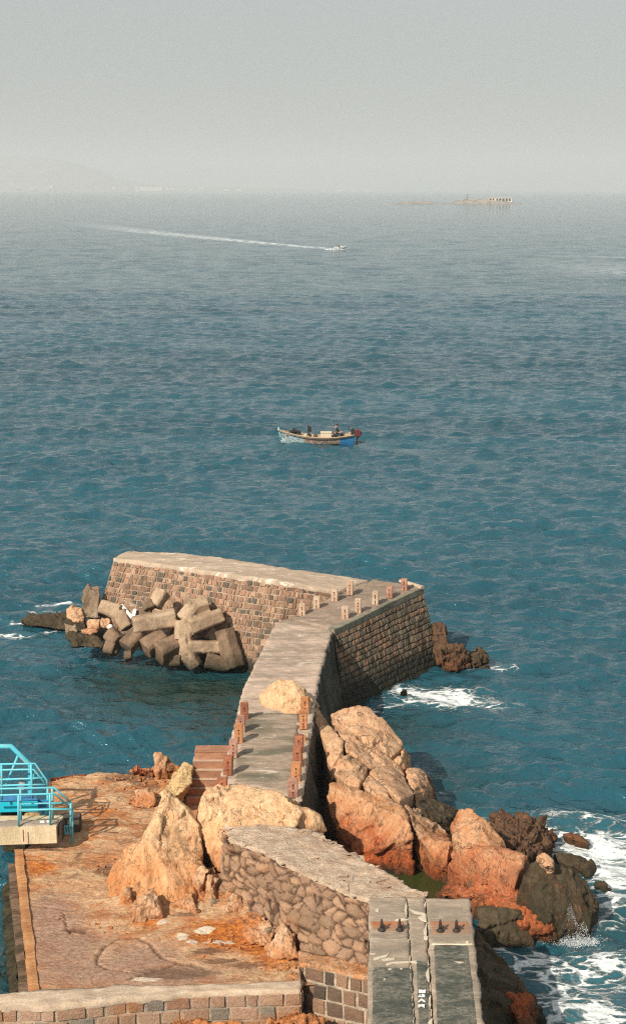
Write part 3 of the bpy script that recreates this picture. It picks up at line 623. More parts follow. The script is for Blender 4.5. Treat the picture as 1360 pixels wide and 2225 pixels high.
FP = [(657, 1338, 3.17, 'nearest pale post of the left row on the far platform'), (688, 1323, 3.30, 'second pale post of the left row on the far platform'),
      (727, 1306, 3.44, 'third post of the left row on the far platform, with a rust streak'), (760, 1292, 3.56, 'farthest post of the left row on the far platform'),
      (750, 1344, 3.27, 'nearest grey post of the right row on the far platform'), (778, 1331, 3.36, 'second post of the right row on the far platform'),
      (815, 1313, 3.45, 'third post of the right row on the far platform, with two dark holes'), (846, 1299, 3.53, 'fourth post of the right row on the far platform, dull orange'),
      (878, 1283, 3.62, 'farthest post on the platform beside the white kerb corner')]
for i, (x, y, h, l) in enumerate(FP): post(x, y, h, 'far', 'post_pale' if i not in (7, 8) else 'post_pink', l, -8, 0, 'drilled stone posts on the far platform')

#@ROCKS
# ------------------------------------------------------------------ rocks
def facet_fn(a, s, fb=0.05, fs=1.2, seed=0, aniso=(1, 1, 1), soft=0.0, rot=None):
    A = np.array(aniso)
    def fn(co):
        Q = co.copy()
        if rot is not None: Q = Q @ np.array(rot.to_matrix()).T
        Q = Q * A + seed * 3.7 + 100
        wq = Q * s + 0.25 * np.stack([pn(Q * 1.3), pn(Q * 1.3 + 5), pn(Q * 1.3 + 11)], 1)
        f1, f2, c, off = vor(wq); til = (_rand[c, 1:4] - .5)
        d = a * ((_rand[c, 0] - .5) * .75 + (til * off).sum(1) * 2.3) - a * 0.10 * (1 - sstep(0, .05, f2 - f1))
        Q2 = (Q * np.array([1.5, 1.0, .55])) @ np.array([[.88, 0, .47], [0, 1, 0], [-.47, 0, .88]])
        g1, g2, c2, of2 = vor(Q2 * s * 2.6 + 31); d = d + a * .42 * ((_rand[c2, 0] - .5) * .8 + ((_rand[c2, 1:4] - .5) * of2).sum(1) * 2.2)
        g1, g2, c3, of3 = vor(Q2 * s * 6.5 + 77); d = d + a * .08 * ((_rand[c3, 0] - .5) + ((_rand[c3, 1:4] - .5) * of3).sum(1) * 2.2)
        return d + fb * .6 * fbm(Q * fs, 5, .5)
    return fn
def rock(name, hulls, mat, label, cat='rock', voxel=0.06, smooth=1, fn=None, group=None, parent=None, kind=None):
    mb = None; me = None
    bm = bmesh.new()
    for pts in hulls:
        c = MB().hull([Vector(p) for p in pts]); m = c.mesh('h'); bm.from_mesh(m); bpy.data.meshes.remove(m)
    me = bpy.data.meshes.new('h'); bm.to_mesh(me); bm.free()
    base = np.mean([p for h in hulls for p in h], axis=0); zmin = min(p[2] for h in hulls for p in h); base[2] = zmin
    out = remeshed(me, voxel, smooth); displace(out, fn or facet_fn(.12, 1.2))
    out.transform(Matrix.Translation(-Vector(base)))
    o = add(name, out, mat, parent, True); o.location = Vector(base)
    if kind: tag(o, kind=kind)
    else: tag(o, label, cat, group)
    return o
# right outcrop: heights measured at spots of the photograph, blended between
HS = np.array([(780, 1530, 3.3), (825, 1555, 3.0), (877, 1614, 2.3), (870, 1640, 2.2), (715, 1552, 2.9), (692, 1580, 2.8), (719, 1671, 2.3), (746, 1610, 2.9), (830, 1625, 2.6), (708, 1700, 2.7), (760, 1705, 2.4), (820, 1700, 2.3),
    (885, 1640, 1.7), (885, 1670, 1.7), (900, 1740, 1.9), (940, 1700, 1.3), (950, 1725, .9), (780, 1715, 2.5), (860, 1745, 2.4), (900, 1790, 2.1), (990, 1760, .9), (975, 1790, 1.4), (1012, 1752, 2.4), (1050, 1790, 2.0),
    (730, 1780, 1.6), (760, 1830, .9), (830, 1880, .2), (900, 1890, .2), (965, 1915, .2), (950, 1850, 1.3), (1010, 1840, 2.0), (1080, 1860, 2.0), (1140, 1860, 2.0), (1169, 1853, 2.3), (1204, 1867, 2.1), (1278, 1912, 1.3), (1299, 1944, .9),
    (1294, 2005, 0.), (1238, 2026, 0.2), (1190, 1994, .8), (1159, 1978, 1.0), (1119, 1946, 1.4), (1130, 1899, 1.8), (1040, 1930, 1.2), (1060, 1990, .8), (1100, 2040, .1), (1180, 2050, 0), (1020, 1960, 1.0), (1050, 1930, 1.2), (1060, 1775, .8), (1150, 1790, .5), (1250, 1820, .1)], float)
def hs_at(px, py):
    d2 = ((HS[:, 0] - px) ** 2 + ((HS[:, 1] - py) * 1.3) ** 2) + 30; w = 1 / d2 ** 1.6; return float((w * HS[:, 2]).sum() / w.sum())
def block(out, mat, label, up=0.0, thick=1.3, voxel=.05, fn=None, dome=0.12, hv=None, **kw):
    """out: outline of the block's lit face in photograph spots; it is given its own depth behind and below"""
    top = [G(x, y, (hv[i] if hv else hs_at(x, y)) + up) for i, (x, y) in enumerate(out)]; c = np.mean(top, axis=0); top = [c + (p - c) * .955 for p in top]
    pts = list(top) + [c + np.array([0, 0.1, dome])]
    for p in top:
        q = c + (p - c) * 0.93; pts.append(np.array([q[0] + .15, q[1] + .35, max(-.6, q[2] - thick)]))
    return rock('rock', [pts], mat, label, voxel=voxel, fn=fn or facet_fn(.10, 1.0, .05, 1.3, seed=len(label)), group='rocks of the right hand outcrop', **kw)
X1 = lambda L: [(640 + x / 3.676, 1500 + y / 3.676) for x, y in L]
X4 = lambda L: [(1000 + x / 3.778, 1740 + y / 3.778) for x, y in L]
X5 = lambda L: [(800 + x / 2.4286, 1700 + y / 2.4286) for x, y in L]
block(X1([(275, 190), (380, 140), (500, 98), (600, 118), (680, 190), (730, 290), (872, 420), (850, 505), (780, 535), (640, 460), (500, 360), (410, 235)]), M['rock_tan'], 'large smooth tan boulder crowning the right outcrop', thick=2.2, fn=facet_fn(.07, .7, .07, .9, 3))
block(X1([(190, 292), (255, 268), (330, 320), (388, 400), (388, 480), (290, 630), (262, 560), (225, 400)]), M['rock_tan'], 'upright sunlit slab of rock leaning beside the walkway wall', up=.05, thick=1.6, fn=facet_fn(.05, .8, .05, 1, 4))
block(X1([(300, 240), (420, 240), (520, 385), (780, 550), (880, 640), (885, 690), (770, 600), (600, 600), (480, 540), (400, 470), (395, 390)]), M['rock_tan'], 'long cracked rock running down beneath the crowning boulder', up=-.02, thick=1.6)
block(X1([(400, 520), (470, 530), (580, 612), (575, 660), (525, 770), (440, 775), (380, 720), (290, 650), (340, 585)]), M['rock_tan'], 'angular split block in the middle of the right outcrop', thick=1.5)
block(X1([(610, 620), (700, 590), (780, 592), (885, 690), (945, 800), (955, 840), (910, 892), (845, 885), (760, 790), (650, 700), (590, 655)]), M['rock_tan'], 'broad flat faced boulder facing the sea on the right outcrop', up=.05, thick=1.8, fn=facet_fn(.05, .7, .05, 1, 6))
block(X1([(890, 640), (960, 625), (1025, 650), (1060, 700), (1112, 780), (1080, 815), (1000, 805), (955, 835), (920, 760)]), M['rock_tan'], 'reddish boulder at the waterside edge of the outcrop', thick=2.0)
block(X1([(852, 470), (885, 462), (902, 490), (900, 532), (850, 535)]), M['rock_tan'], 'small round stone wedged at the waterside edge', thick=.6, dome=.2)
block(X1([(800, 562), (850, 542), (905, 545), (900, 610), (880, 635), (840, 610)]), M['rock_tan'], 'small square stone below the round wedged stone', thick=1.2)
block(X1([(535, 770), (560, 690), (600, 665), (750, 790), (760, 850), (640, 850)]), M['rock_tan'], 'triangular rock under the flat faced boulder', thick=1.3)
block(X1([(960, 885), (1090, 850), (1200, 900), (1300, 965), (1225, 1060), (1110, 1050), (1000, 990)]), M['rock_dark'], 'low dark slab sloping to the sea beyond the ridge', thick=1.3, up=.05)
block(X1([(250, 735), (300, 712), (430, 770), (520, 782), (660, 830), (800, 870), (900, 965), (930, 1060), (960, 1180), (900, 1380), (700, 1400), (480, 1330), (330, 1150), (290, 900)]), M['rock_orange'], 'long jagged orange ridge in front of the tan boulders', thick=2.2, voxel=.05, fn=facet_fn(.11, 1.1, .05, 1.4, 7, (1, 1, .7)), dome=.05, up=.05)
block(X1([(870, 905), (1000, 940), (1040, 1010), (1160, 1090), (1240, 1130), (1200, 1230), (1000, 1180), (930, 1050)]), M['rock_rubble'], 'broken pale orange rock between the ridge and the pointed hump', thick=1.4, fn=facet_fn(.10, 1.3, .04, 2, 8))
block(X5([(430, 200), (470, 130), (520, 122), (560, 150), (640, 230), (720, 290), (740, 340), (660, 360), (540, 330), (440, 300)]), M['rock_orange'], 'pointed reddish hump of rock above the orange crag', thick=1.8, up=.1, hv=[1.9, 2.3, 2.5, 2.5, 2.2, 1.9, 1.7, 1.9, 2.0, 1.9], fn=facet_fn(.09, 1.0, .05, 1.6, 9))
block(X5([(270, 300), (330, 262), (430, 280), (440, 330), (420, 400), (330, 400), (280, 385)]), M['rock_orange'], 'squared orange block with a dark split under it', thick=1.6, up=.05)
block(X5([(280, 400), (420, 400), (400, 450), (420, 500), (280, 480), (225, 430)]), M['rock_crag'], 'reddish rock shelf at the rim of the green pool', thick=1.2)
block(X5([(400, 430), (450, 350), (520, 318), (640, 340), (760, 350), (835, 390), (800, 480), (780, 560), (640, 520), (500, 510), (420, 500)]), M['rock_crag'], 'glowing orange crag above the dark foreshore', thick=2.4, up=.12, fn=facet_fn(.09, .9, .05, 1.5, 10))
block(X4([(560, 480), (640, 430), (770, 480), (900, 560), (1050, 650), (1130, 770), (1115, 880), (1110, 1010), (1060, 1100), (900, 1080), (720, 1000), (600, 900), (450, 780), (490, 600)]), M['rock_dark'], 'huge dark olive boulder at the seaward tip of the outcrop', thick=2.6, up=.1, voxel=.06, fn=facet_fn(.13, .8, .05, 1.3, 11))
block(X4([(610, 450), (690, 432), (770, 485), (760, 540), (700, 540), (640, 490)]), M['rock_tan'], 'pale bald patch of rock on top of the dark olive boulder', thick=.5, up=.22, dome=.04)
block(X4([(600, 900), (720, 960), (760, 1010), (800, 1060), (790, 1120), (720, 1160), (650, 1170), (560, 1060), (480, 960), (520, 900)]), M['rock_crag'], 'rust coloured foot of rock where the spray breaks', thick=1.0, up=.1, fn=facet_fn(.12, 1.8, .05, 2, 12))
block(X4([(120, 860), (380, 850), (480, 900), (560, 1040), (640, 1130), (645, 1200), (560, 1180), (400, 1150), (250, 1140), (150, 1080)]), M['rock_dark'], 'dark weedy rock shelf beside the concrete slab path', thick=1.2, up=.05, fn=facet_fn(.12, 1.1, .05, 1.6, 13))
block(X5([(420, 500), (640, 500), (790, 560), (840, 640), (880, 700), (800, 700), (680, 620), (560, 600), (400, 600), (340, 590)]), M['rock_crag'], 'broken red orange rubble slope below the glowing crag', thick=1.4, up=.0, fn=facet_fn(.14, 1.8, .05, 2.5, 14))
block(X4([(240, 120), (400, 115), (540, 125), (640, 150), (700, 200), (780, 260), (600, 290), (560, 400), (640, 430), (540, 460), (420, 400), (400, 280), (260, 210)]), M['rock_seaweed'], 'low brown weed covered reef behind the orange crag', thick=1.0, fn=facet_fn(.25, 2.6, .10, 2.5, 15), hv=[.8, .9, .9, .6, .4, .15, .25, .7, 1.0, 1.3, 1.4, 1.1, .9])
block(X4([(830, 270), (900, 262), (1000, 300), (1060, 350), (960, 330), (860, 300)]), M['rock_seaweed'], 'thin orange strip of reef among the breakers', thick=.6, hv=[.2] * 6, dome=.1, voxel=.04)
block(X4([(740, 430), (880, 412), (1000, 440), (1080, 500), (1110, 560), (1060, 620), (960, 560), (820, 500)]), M['rock_dark'], 'rounded black rock washed by foam behind the olive boulder', thick=.8, hv=[.4, .6, .5, .3, .1, .1, .2, .4], dome=.2)
block(X4([(1080, 660), (1150, 640), (1210, 680), (1230, 730), (1160, 740), (1090, 710)]), M['rock_dark'], 'small black rock in the foam off the tip', thick=.6, hv=[.2, .3, .25, .0, .0, .1], dome=.15, voxel=.04)
block(X5([(560, 760), (620, 880), (680, 940), (700, 1020), (760, 1050), (820, 1120), (880, 1135), (920, 1200), (950, 1290), (600, 1330), (560, 1100)]), M['rock_dark'], 'steep black rock in shadow to the right of the slab path', thick=2.2, up=.0, hv=[1.2, 1.0, .9, .9, .7, .6, .5, .3, -.1, .6, 1.5], fn=facet_fn(.13, 1.0, .05, 1.5, 16))
block(X5([(730, 1110), (800, 1100), (870, 1140), (900, 1210), (880, 1300), (780, 1300)]), M['rock_orange'], 'rust streaked knob on the black rock by the foam', thick=1.2, up=.0, hv=[.9, .8, .6, .4, .3, .7], fn=facet_fn(.16, 1.6, .08, 1.8, 17))
# base of the outcrop, filling the clefts between its blocks
def field(name, out, hfun, mat, res=.09, amp=.12, drop=0, kind='structure', lab=None, facet=.12, fs=1.6):
    W = np.array([G(x, y, hfun(x, y) - drop) for x, y in out]); x0, y0 = W[:, :2].min(0); x1, y1 = W[:, :2].max(0)
    nc, nr = int((x1 - x0) / res) + 2, int((y1 - y0) / res) + 2
    X, Y = np.meshgrid(np.linspace(x0, x1, nc), np.linspace(y0, y1, nr)); X, Y = X.ravel(), Y.ravel()
    C = np.array([G(a, b, c) for a, b, c in HS]); Z = np.zeros_like(X); Wt = np.zeros_like(X)
    for c in C:
        w = 1 / ((X - c[0]) ** 2 + (Y - c[1]) ** 2 + .05) ** 1.6; Z += w * c[2]; Wt += w
    Z = Z / Wt - drop
    ins = np.zeros(len(X), bool); j = len(W) - 1
    for i in range(len(W)):
        xi, yi, xj, yj = W[i, 0], W[i, 1], W[j, 0], W[j, 1]
        cr = ((yi > Y) != (yj > Y)) & (X < (xj - xi) * (Y - yi) / (yj - yi + 1e-12) + xi); ins ^= cr; j = i
    dist = np.full(len(X), 1e9); j = len(W) - 1
    for i in range(len(W)):
        a, b = W[j, :2], W[i, :2]; d = b - a; t = np.clip(((X - a[0]) * d[0] + (Y - a[1]) * d[1]) / (d @ d + 1e-9), 0, 1)
        dist = np.minimum(dist, np.hypot(X - a[0] - t * d[0], Y - a[1] - t * d[1])); j = i
    sd = np.where(ins, dist, -dist); fall = sstep(-.45, .35, sd)
    Q = np.stack([X, Y, Z], 1); f1, f2, c, off = vor(Q * fs); Z = Z + facet * (_rand[c, 0] - .5) * 1.6 + amp * fbm(Q * 1.5, 5)
    Z = -1.0 + (Z + 1.0) * fall
    o = gridmesh(name, np.stack([X, Y, Z], 1), nr, nc, mat, None, True, keep=sd > -.45)
    return tag(o, kind=kind) if kind == 'structure' else o
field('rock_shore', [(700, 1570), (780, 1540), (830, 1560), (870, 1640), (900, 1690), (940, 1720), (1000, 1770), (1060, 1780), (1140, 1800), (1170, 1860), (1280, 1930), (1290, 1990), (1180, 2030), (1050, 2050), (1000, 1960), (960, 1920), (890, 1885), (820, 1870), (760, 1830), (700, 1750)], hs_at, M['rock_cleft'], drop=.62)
# tide pool
pw = NT('pool_water'); pwm = pw.done((0.035, 0.045, 0.012), 0.08, pw.bump(pw.noise(pw.pos(), 6, 3), .01), .5, 0, 1.33)
pl = [G(x, y, .32) for x, y in ((800, 1860), (860, 1872), (930, 1885), (985, 1900), (985, 1960), (900, 1960), (820, 1930), (770, 1880))]
pm = MB(); vs = [pm.bm.verts.new(Vector(p)) for p in pl]; pm.bm.faces.new(vs); tag(pm.build('tide_pool', pwm), kind='structure')

# boulder on the walkway, and the rocks where the walkway lands
def pts_h(L): return [G(x, y, h) for x, y, h in L]
rock('boulder', [pts_h([(566, 1530, 3.12), (562, 1510, 3.2), (582, 1490, 3.6), (608, 1474, 3.95), (637, 1476, 3.95), (662, 1494, 3.65), (682, 1522, 3.2), (670, 1550, 3.1), (625, 1556, 3.05), (592, 1550, 3.05), (600, 1560, 2.7), (650, 1560, 2.7)])],
     M['rock_hump'], 'pale yellowish boulder swelling through the walkway deck', voxel=.04, fn=facet_fn(.04, 1.0, .06, 1.2, 5))
rock('rock', [pts_h([(668, 1515, 3.1), (682, 1518, 3.1), (706, 1560, 2.6), (722, 1588, 2.2), (706, 1590, 2.3), (690, 1580, 2.6), (672, 1540, 3.0), (700, 1600, 1.0), (690, 1560, 2.0)])],
     M['rock_tan'], 'narrow grey tan spur of rock bridging the walkway and the outcrop', voxel=.04, fn=facet_fn(.06, 2, .04, 2, 6))
hump = facet_fn(.13, .6, .08, 1.0, 21, (1.8, 1.2, .4), rot=Matrix.Rotation(R(14), 3, 'Y').to_quaternion())
rock('rock', [pts_h([(362, 1716, 3.75), (348, 1728, 3.6), (380, 1728, 3.6), (405, 1750, 3.2), (325, 1800, 3.0), (345, 1745, 3.4), (432, 1790, 2.9), (445, 1850, 2.3), (430, 1900, 1.8), (330, 1990, 1.1), (290, 1990, 1.1), (400, 2000, 1.1), (250, 1960, 1.2), (300, 1900, 1.9), (310, 1840, 2.5), (440, 1960, 1.2), (330, 1790, 1.1), (430, 1800, 1.0)]),
              pts_h([(300, 1825, 2.3), (280, 1840, 2.1), (240, 1880, 1.5), (228, 1915, 1.3), (232, 1965, 1.15), (262, 2010, 1.0), (300, 2020, 1.0), (340, 1900, 2.0), (330, 2000, 1.1), (300, 1850, 1.0)])],
     M['rock_hump'], 'tall pale pointed rock hump with orange streaks standing on the terrace', voxel=.05, smooth=2, fn=hump)
rock('rock', [pts_h([(440, 1735, 3.3), (452, 1715, 3.3), (480, 1706, 3.3), (520, 1712, 3.25), (432, 1760, 3.1), (430, 1800, 2.7), (450, 1850, 2.2), (470, 1890, 1.7), (500, 1900, 1.5), (510, 1840, 2.4), (520, 1790, 3.0), (430, 1850, 1.0), (480, 1720, 1.0), (520, 1720, 1.0)])],
     M['rock_hump'], 'fluted pale rock buttress between the red steps and the rubble wall', voxel=.05, fn=facet_fn(.10, .9, .09, 1.2, 23, (2.0, 1.4, .45)))
rock('rock', [pts_h([(470, 1712, 3.2), (500, 1705, 3.3), (560, 1712, 3.45), (600, 1722, 3.5), (640, 1745, 3.4), (660, 1765, 3.2), (640, 1800, 2.9), (600, 1812, 2.8), (500, 1805, 2.9), (500, 1740, 3.35), (500, 1720, 1.2), (650, 1740, 1.5)]),
              pts_h([(640, 1745, 3.4), (672, 1758, 3.2), (696, 1772, 3.0), (700, 1782, 2.9), (712, 1806, 2.5), (700, 1812, 2.4), (650, 1810, 2.6), (630, 1770, 3.1), (690, 1780, 1.0), (650, 1760, 1.2)])],
     M['rock_hump'], 'broad smooth pale rock where the walkway meets the rubble wall', voxel=.05, smooth=4, fn=facet_fn(.07, .8, .06, 1.2, 24))
rock('rock', [pts_h([(400, 1652, 2.6), (408, 1655, 2.6), (392, 1690, 2.4), (395, 1720, 2.2), (420, 1662, 2.55), (418, 1700, 2.3), (390, 1745, 1.6), (375, 1735, 2.0), (358, 1720, 2.0), (375, 1690, 2.2), (400, 1700, 1), (362, 1720, .9)])],
     M['yellow_rock'], 'ochre rock wedge against the side of the red steps', voxel=.04, fn=facet_fn(.06, 1.5, .04, 2, 25))
rock('rock', [pts_h([(338, 1636, 2.0), (348, 1636, 2.0), (370, 1650, 1.7), (396, 1668, 1.4), (390, 1690, 1.1), (345, 1695, 1.1), (330, 1680, 1.2), (340, 1660, 1.7), (360, 1700, .8), (335, 1690, .8)])],
     M['rock_rubble'], 'pointed orange and pale rock at the back edge of the terrace', voxel=.04, fn=facet_fn(.09, 1.8, .05, 2, 26))
rock('rock', [pts_h([(283, 1672, 1.5), (300, 1666, 1.6), (325, 1672, 1.5), (335, 1685, 1.2), (300, 1690, 1.1), (280, 1684, 1.2), (300, 1690, .7)])],
     M['rock_orange'], 'low reddish rock at the back edge of the terrace, left of the pointed one', voxel=.04, fn=facet_fn(.10, 2.2, .05, 2.5, 27))
rock('rock', [pts_h([(276, 1735, 1.35), (290, 1716, 1.6), (320, 1710, 1.7), (338, 1722, 1.6), (338, 1745, 1.4), (325, 1758, 1.2), (285, 1752, 1.2), (300, 1750, .9), (330, 1740, .9)])],
     M['rock_rubble'], 'lumpy cream rock on the terrace behind the tall hump', voxel=.04, fn=facet_fn(.10, 2.4, .06, 2.5, 28))
for L_, l_ in (([(412, 1895, 1.9), (440, 1878, 2.3), (452, 1890, 2.2), (448, 1925, 1.6), (430, 1960, 1.3), (405, 1965, 1.25), (408, 1930, 1.6), (430, 1930, 1.0), (440, 1950, 1.0)], 'tilted squarish block under the dark cleft beside the tall hump'),
               ([(452, 1900, 2.1), (470, 1905, 2.0), (478, 1940, 1.5), (465, 1985, 1.25), (440, 1990, 1.2), (446, 1940, 1.6), (460, 1960, 1.0)], 'jagged layered slab between the tilted block and the rubble wall'),
               ([(498, 1918, 1.9), (510, 1925, 1.85), (502, 1962, 1.35), (492, 1968, 1.3), (488, 1950, 1.5), (500, 1950, 1.1)], 'pale oblong stone standing on end by the rubble wall'),
               ([(600, 2030, 1.6), (618, 2005, 2.1), (640, 2040, 1.7), (650, 2080, 1.4), (600, 2085, 1.25), (575, 2060, 1.3), (610, 2080, 1.0)], 'orange and cream pointed rock in the corner below the rubble wall'),
               ([(540, 1990, 1.55), (570, 1985, 1.7), (600, 2020, 1.5), (590, 2060, 1.25), (545, 2050, 1.25), (525, 2015, 1.35), (560, 2030, 1.0)], 'orange crusted rock bank at the base of the rubble wall')):
    rock('rock', [[G(x, y, h) for x, y, h in L_]], M['rock_rubble'], l_, voxel=.035, smooth=1, fn=facet_fn(.10, 2.0, .05, 2.4, len(l_), (1.6, 1, .6)), group='broken rocks between the hump and the rubble wall')
rr = random.Random(4)
SMALL = [(418, 1880, 12, 'dark edged broken block in the cleft under the tall hump'), (445, 1915, 17, 'large jagged grey stone below the cleft'), (470, 1935, 13, 'slanting split stone beside the jagged grey one'), (495, 1925, 11, 'pale oblong slab leaning by the foot of the rubble wall'),
         (440, 1965, 13, 'angular stone at the edge of the orange pool'), (420, 1990, 11, 'squared stone nearest the orange pool'), (468, 1975, 9, 'small dark stone between two larger ones'), (395, 1975, 14, 'yellow orange chunk at the foot of the tall hump'),
         (345, 1990, 15, 'rough orange chunk at the front foot of the tall hump'), (300, 2000, 14, 'crumbling orange chunk at the left foot of the tall hump'), (520, 1985, 13, 'orange crusted stone under the rubble wall'), (560, 2010, 14, 'orange crusted stone at the wall foot, right of the pool'),
         (620, 2050, 13, 'pale pointed stone in the corner by the squared masonry'), (545, 1960, 10, 'small tan stone tucked under the rubble wall'), (275, 1965, 11, 'small striped stone left of the hump'), (500, 1955, 9, 'broken stone by the leaning oblong slab'), (590, 2035, 10, 'flat orange stone near the wall corner')]
for x, y, s, l in SMALL:
    c = G(x, y, 1.25); sz = s / 38.0
    pts = [c + np.array([rr.gauss(0, .33), rr.gauss(0, .33), abs(rr.gauss(.25, .3))]) * sz * 2 for _ in range(12)] + [c + np.array([dx * sz * .5, dy * sz * .5, -.2]) for dx in (-1, 1) for dy in (-1, 1)]
    rock('stone', [pts], M['rock_rubble'] if s > 10 else M['rock_grey'], l, 'rock', voxel=.03, smooth=2, fn=facet_fn(.05, 3, .03, 4, s), group='loose stones around the foot of the hump')

#@TERRACE
# ------------------------------------------------------------------ rock terrace
TH = 1.2
def terrace():
    out = [(110, 1692), (170, 1684), (260, 1682), (330, 1690), (400, 1700), (480, 1740), (700, 1800), (760, 1950), (740, 2090), (690, 2142), (655, 2142), (450, 2148), (280, 2152), (80, 2164), (45, 1850), (120, 1810)]
    W = np.array([G(x, y, TH) for x, y in out])
    x0, y0 = W[:, :2].min(0) - .1; x1, y1 = W[:, :2].max(0) + .1; res = .042
    nc, nr = int((x1 - x0) / res), int((y1 - y0) / res)
    X, Y = np.meshgrid(np.linspace(x0, x1, nc), np.linspace(y0, y1, nr)); X, Y = X.ravel(), Y.ravel(); O = np.zeros_like(X)
    ins = np.zeros(len(X), bool); j = len(W) - 1
    for i in range(len(W)):
        xi, yi, xj, yj = W[i, 0], W[i, 1], W[j, 0], W[j, 1]
        ins ^= ((yi > Y) != (yj > Y)) & (X < (xj - xi) * (Y - yi) / (yj - yi + 1e-12) + xi); j = i
    Q = np.stack([X * .7, Y * 1.4, O], 1)
    rough = fbm(Q * .9, 5, .55); led = fbm(np.stack([X * .35, Y * 1.1, O + 3], 1), 4)
    smooth = np.zeros_like(X)
    for px, py, rx, ry in ((120, 2020, 1.0, 1.6), (150, 2060, 1.2, 1.5), (110, 1980, .9, 1.2), (200, 2110, 1.8, .9), (330, 2120, 2.2, .8), (300, 2085, 1.3, 1.0)):
        c = G(px, py, TH); smooth = np.maximum(smooth, np.exp(-(((X - c[0]) / rx) ** 2 + ((Y - c[1]) / ry) ** 2) ** 1.5))
    rustm = np.zeros_like(X)
    for px, py, rx, ry, s in ((500, 2035, 1.5, .9, 1.2), (570, 2060, 1.3, .8, 1.0), (90, 1885, .8, .9, .9), (600, 2090, 1.0, .7, .8), (230, 1760, 2.0, .8, .55), (330, 2010, .8, .6, .7), (640, 2060, .8, 1.2, .7), (200, 1830, 1.2, .4, .4), (430, 2010, 1.2, .5, .6)):
        c = G(px, py, TH); rustm = np.maximum(rustm, s * np.exp(-(((X - c[0]) / rx) ** 2 + ((Y - c[1]) / ry) ** 2)))
    def stroke(L, w):
        m = O.copy()
        for a, b in zip(L, L[1:]):
            q, t = seg_mask(X + .06 * pn(Q * 6), Y + .06 * pn(Q * 6 + 4), G(*a, TH), G(*b, TH), w, w, .9); m = np.maximum(m, q)
        return m
    damp = np.zeros_like(X)
    for px, py, rx, ry, s in ((235, 1893, .55, .5, 1), (105, 1847, .5, .22, 1), (165, 2022, .45, .16, 1), (450, 2066, .55, .22, 1), (480, 2090, .8, .25, .8), (300, 1690, 1.4, .35, .9), (330, 1760, 1.2, .4, .5), (180, 1900, 1.6, .5, .45), (120, 1925, .5, .8, .4), (530, 2100, .9, .35, .7), (250, 1790, 1.8, .3, .5), (420, 1700, 1., .4, .8), (390, 2000, .9, .25, .6)):
        c = G(px, py, TH); damp = np.maximum(damp, s * np.exp(-(((X - c[0]) / rx) ** 2 + ((Y - c[1]) / ry) ** 2)))
    crack = np.maximum.reduce([stroke([(212, 2080), (225, 2060), (262, 2038), (300, 2040), (330, 2055), (352, 2080), (385, 2090)], .085), stroke([(212, 2080), (212, 2095), (240, 2106), (280, 2112)], .06),
        stroke([(280, 2128), (320, 2112), (360, 2100), (385, 2092), (430, 2098), (480, 2112)], .08), stroke([(68, 1968), (120, 1974), (150, 1978), (175, 1978)], .05), stroke([(138, 1980), (145, 2010), (155, 2030)], .04),
        stroke([(115, 1800), (210, 1782), (250, 1780)], .05), stroke([(55, 1868), (110, 1868)], .09), stroke([(150, 2020), (185, 2024)], .12), stroke([(105, 1848), (150, 1848)], .12), stroke([(240, 1690), (280, 1694), (340, 1708)], .35)])
    hump_c = G(380, 1960, TH); rise = .5 * np.exp(-(((X - G(560, 1960, TH)[0]) / 1.4) ** 2 + ((Y - G(560, 1960, TH)[1]) / 1.2) ** 2)) + .25 * np.exp(-(((X - hump_c[0]) / 1.8) ** 2 + ((Y - hump_c[1]) / 1.6) ** 2))
    white = np.zeros_like(X)
    for px, py, rx, ry in ((440, 2028, .35, .14), (465, 2048, .35, .12), (395, 2042, .18, .18), (350, 2012, .2, .12), (500, 2046, .2, .1), (420, 2050, .15, .1), (560, 2005, .2, .2), (320, 2128, .5, .12)):
        c = G(px, py, TH); white = np.maximum(white, np.exp(-(((X - c[0] + .12 * pn(Q * 4)) / rx) ** 2 + ((Y - c[1] + .1 * pn(Q * 4 + 7)) / ry) ** 2) ** 2))
    pud = np.exp(-(((X - G(385, 2112, TH)[0]) / 1.1) ** 2 + ((Y - G(385, 2112, TH)[1]) / .33) ** 2) ** 3)
    k = (1 - .85 * np.clip(smooth, 0, 1))
    step = np.floor(led * 5 + .5) / 5
    Z = TH + k * (rough * .055 + step * .07 + fbm(Q * 5, 3) * .018) + rise - crack * .07 + white * .02 - pud * .05
    back = sstep(0, 1.2, Y - (G(110, 1720, TH)[1])); Z += back * 0.08 * fbm(Q * 2, 3)
    attrs = {'smoothp': smooth, 'rustm': np.clip(rustm, 0, 1), 'crack': crack, 'white': white, 'pud': pud, 'damp': damp, 'led': led - step}
    n = NT('terrace_rock'); p = n.warp(n.pos((.8, 1.25, 1)), .7, .8); pp = n.pos()
    med = n.noise(p, 1.6, 6, .65, .8); fine = n.noise(p, 8, 7, .7, .4); grain = n.noise(pp, 40, 4, .7)
    c = n.mix(n.ramp(med, .36, .62), (0.50, 0.28, 0.155), (0.62, 0.42, 0.25))
    c = n.mix(n.math('MULTIPLY', n.ramp(n.noise(p, .8, 6, .65, 1.2), .46, .60), .9), c, (0.46, 0.19, 0.075))
    c = n.mix(n.math('MULTIPLY', n.ramp(n.noise(pp, 1.1, 7, .7, .8), .56, .64), .7), c, (0.20, 0.115, 0.075))
    c = n.mix(n.math('MULTIPLY', n.ramp(n.noise(p, 2.7, 6, .7, .6), .58, .72), .5), c, (0.60, 0.44, 0.29))
    c = n.mix(n.math('MULTIPLY', n.attr('smoothp'), .85), c, n.mix(n.ramp(fine, .3, .7), (0.33, 0.20, 0.145), (0.43, 0.28, 0.21)))
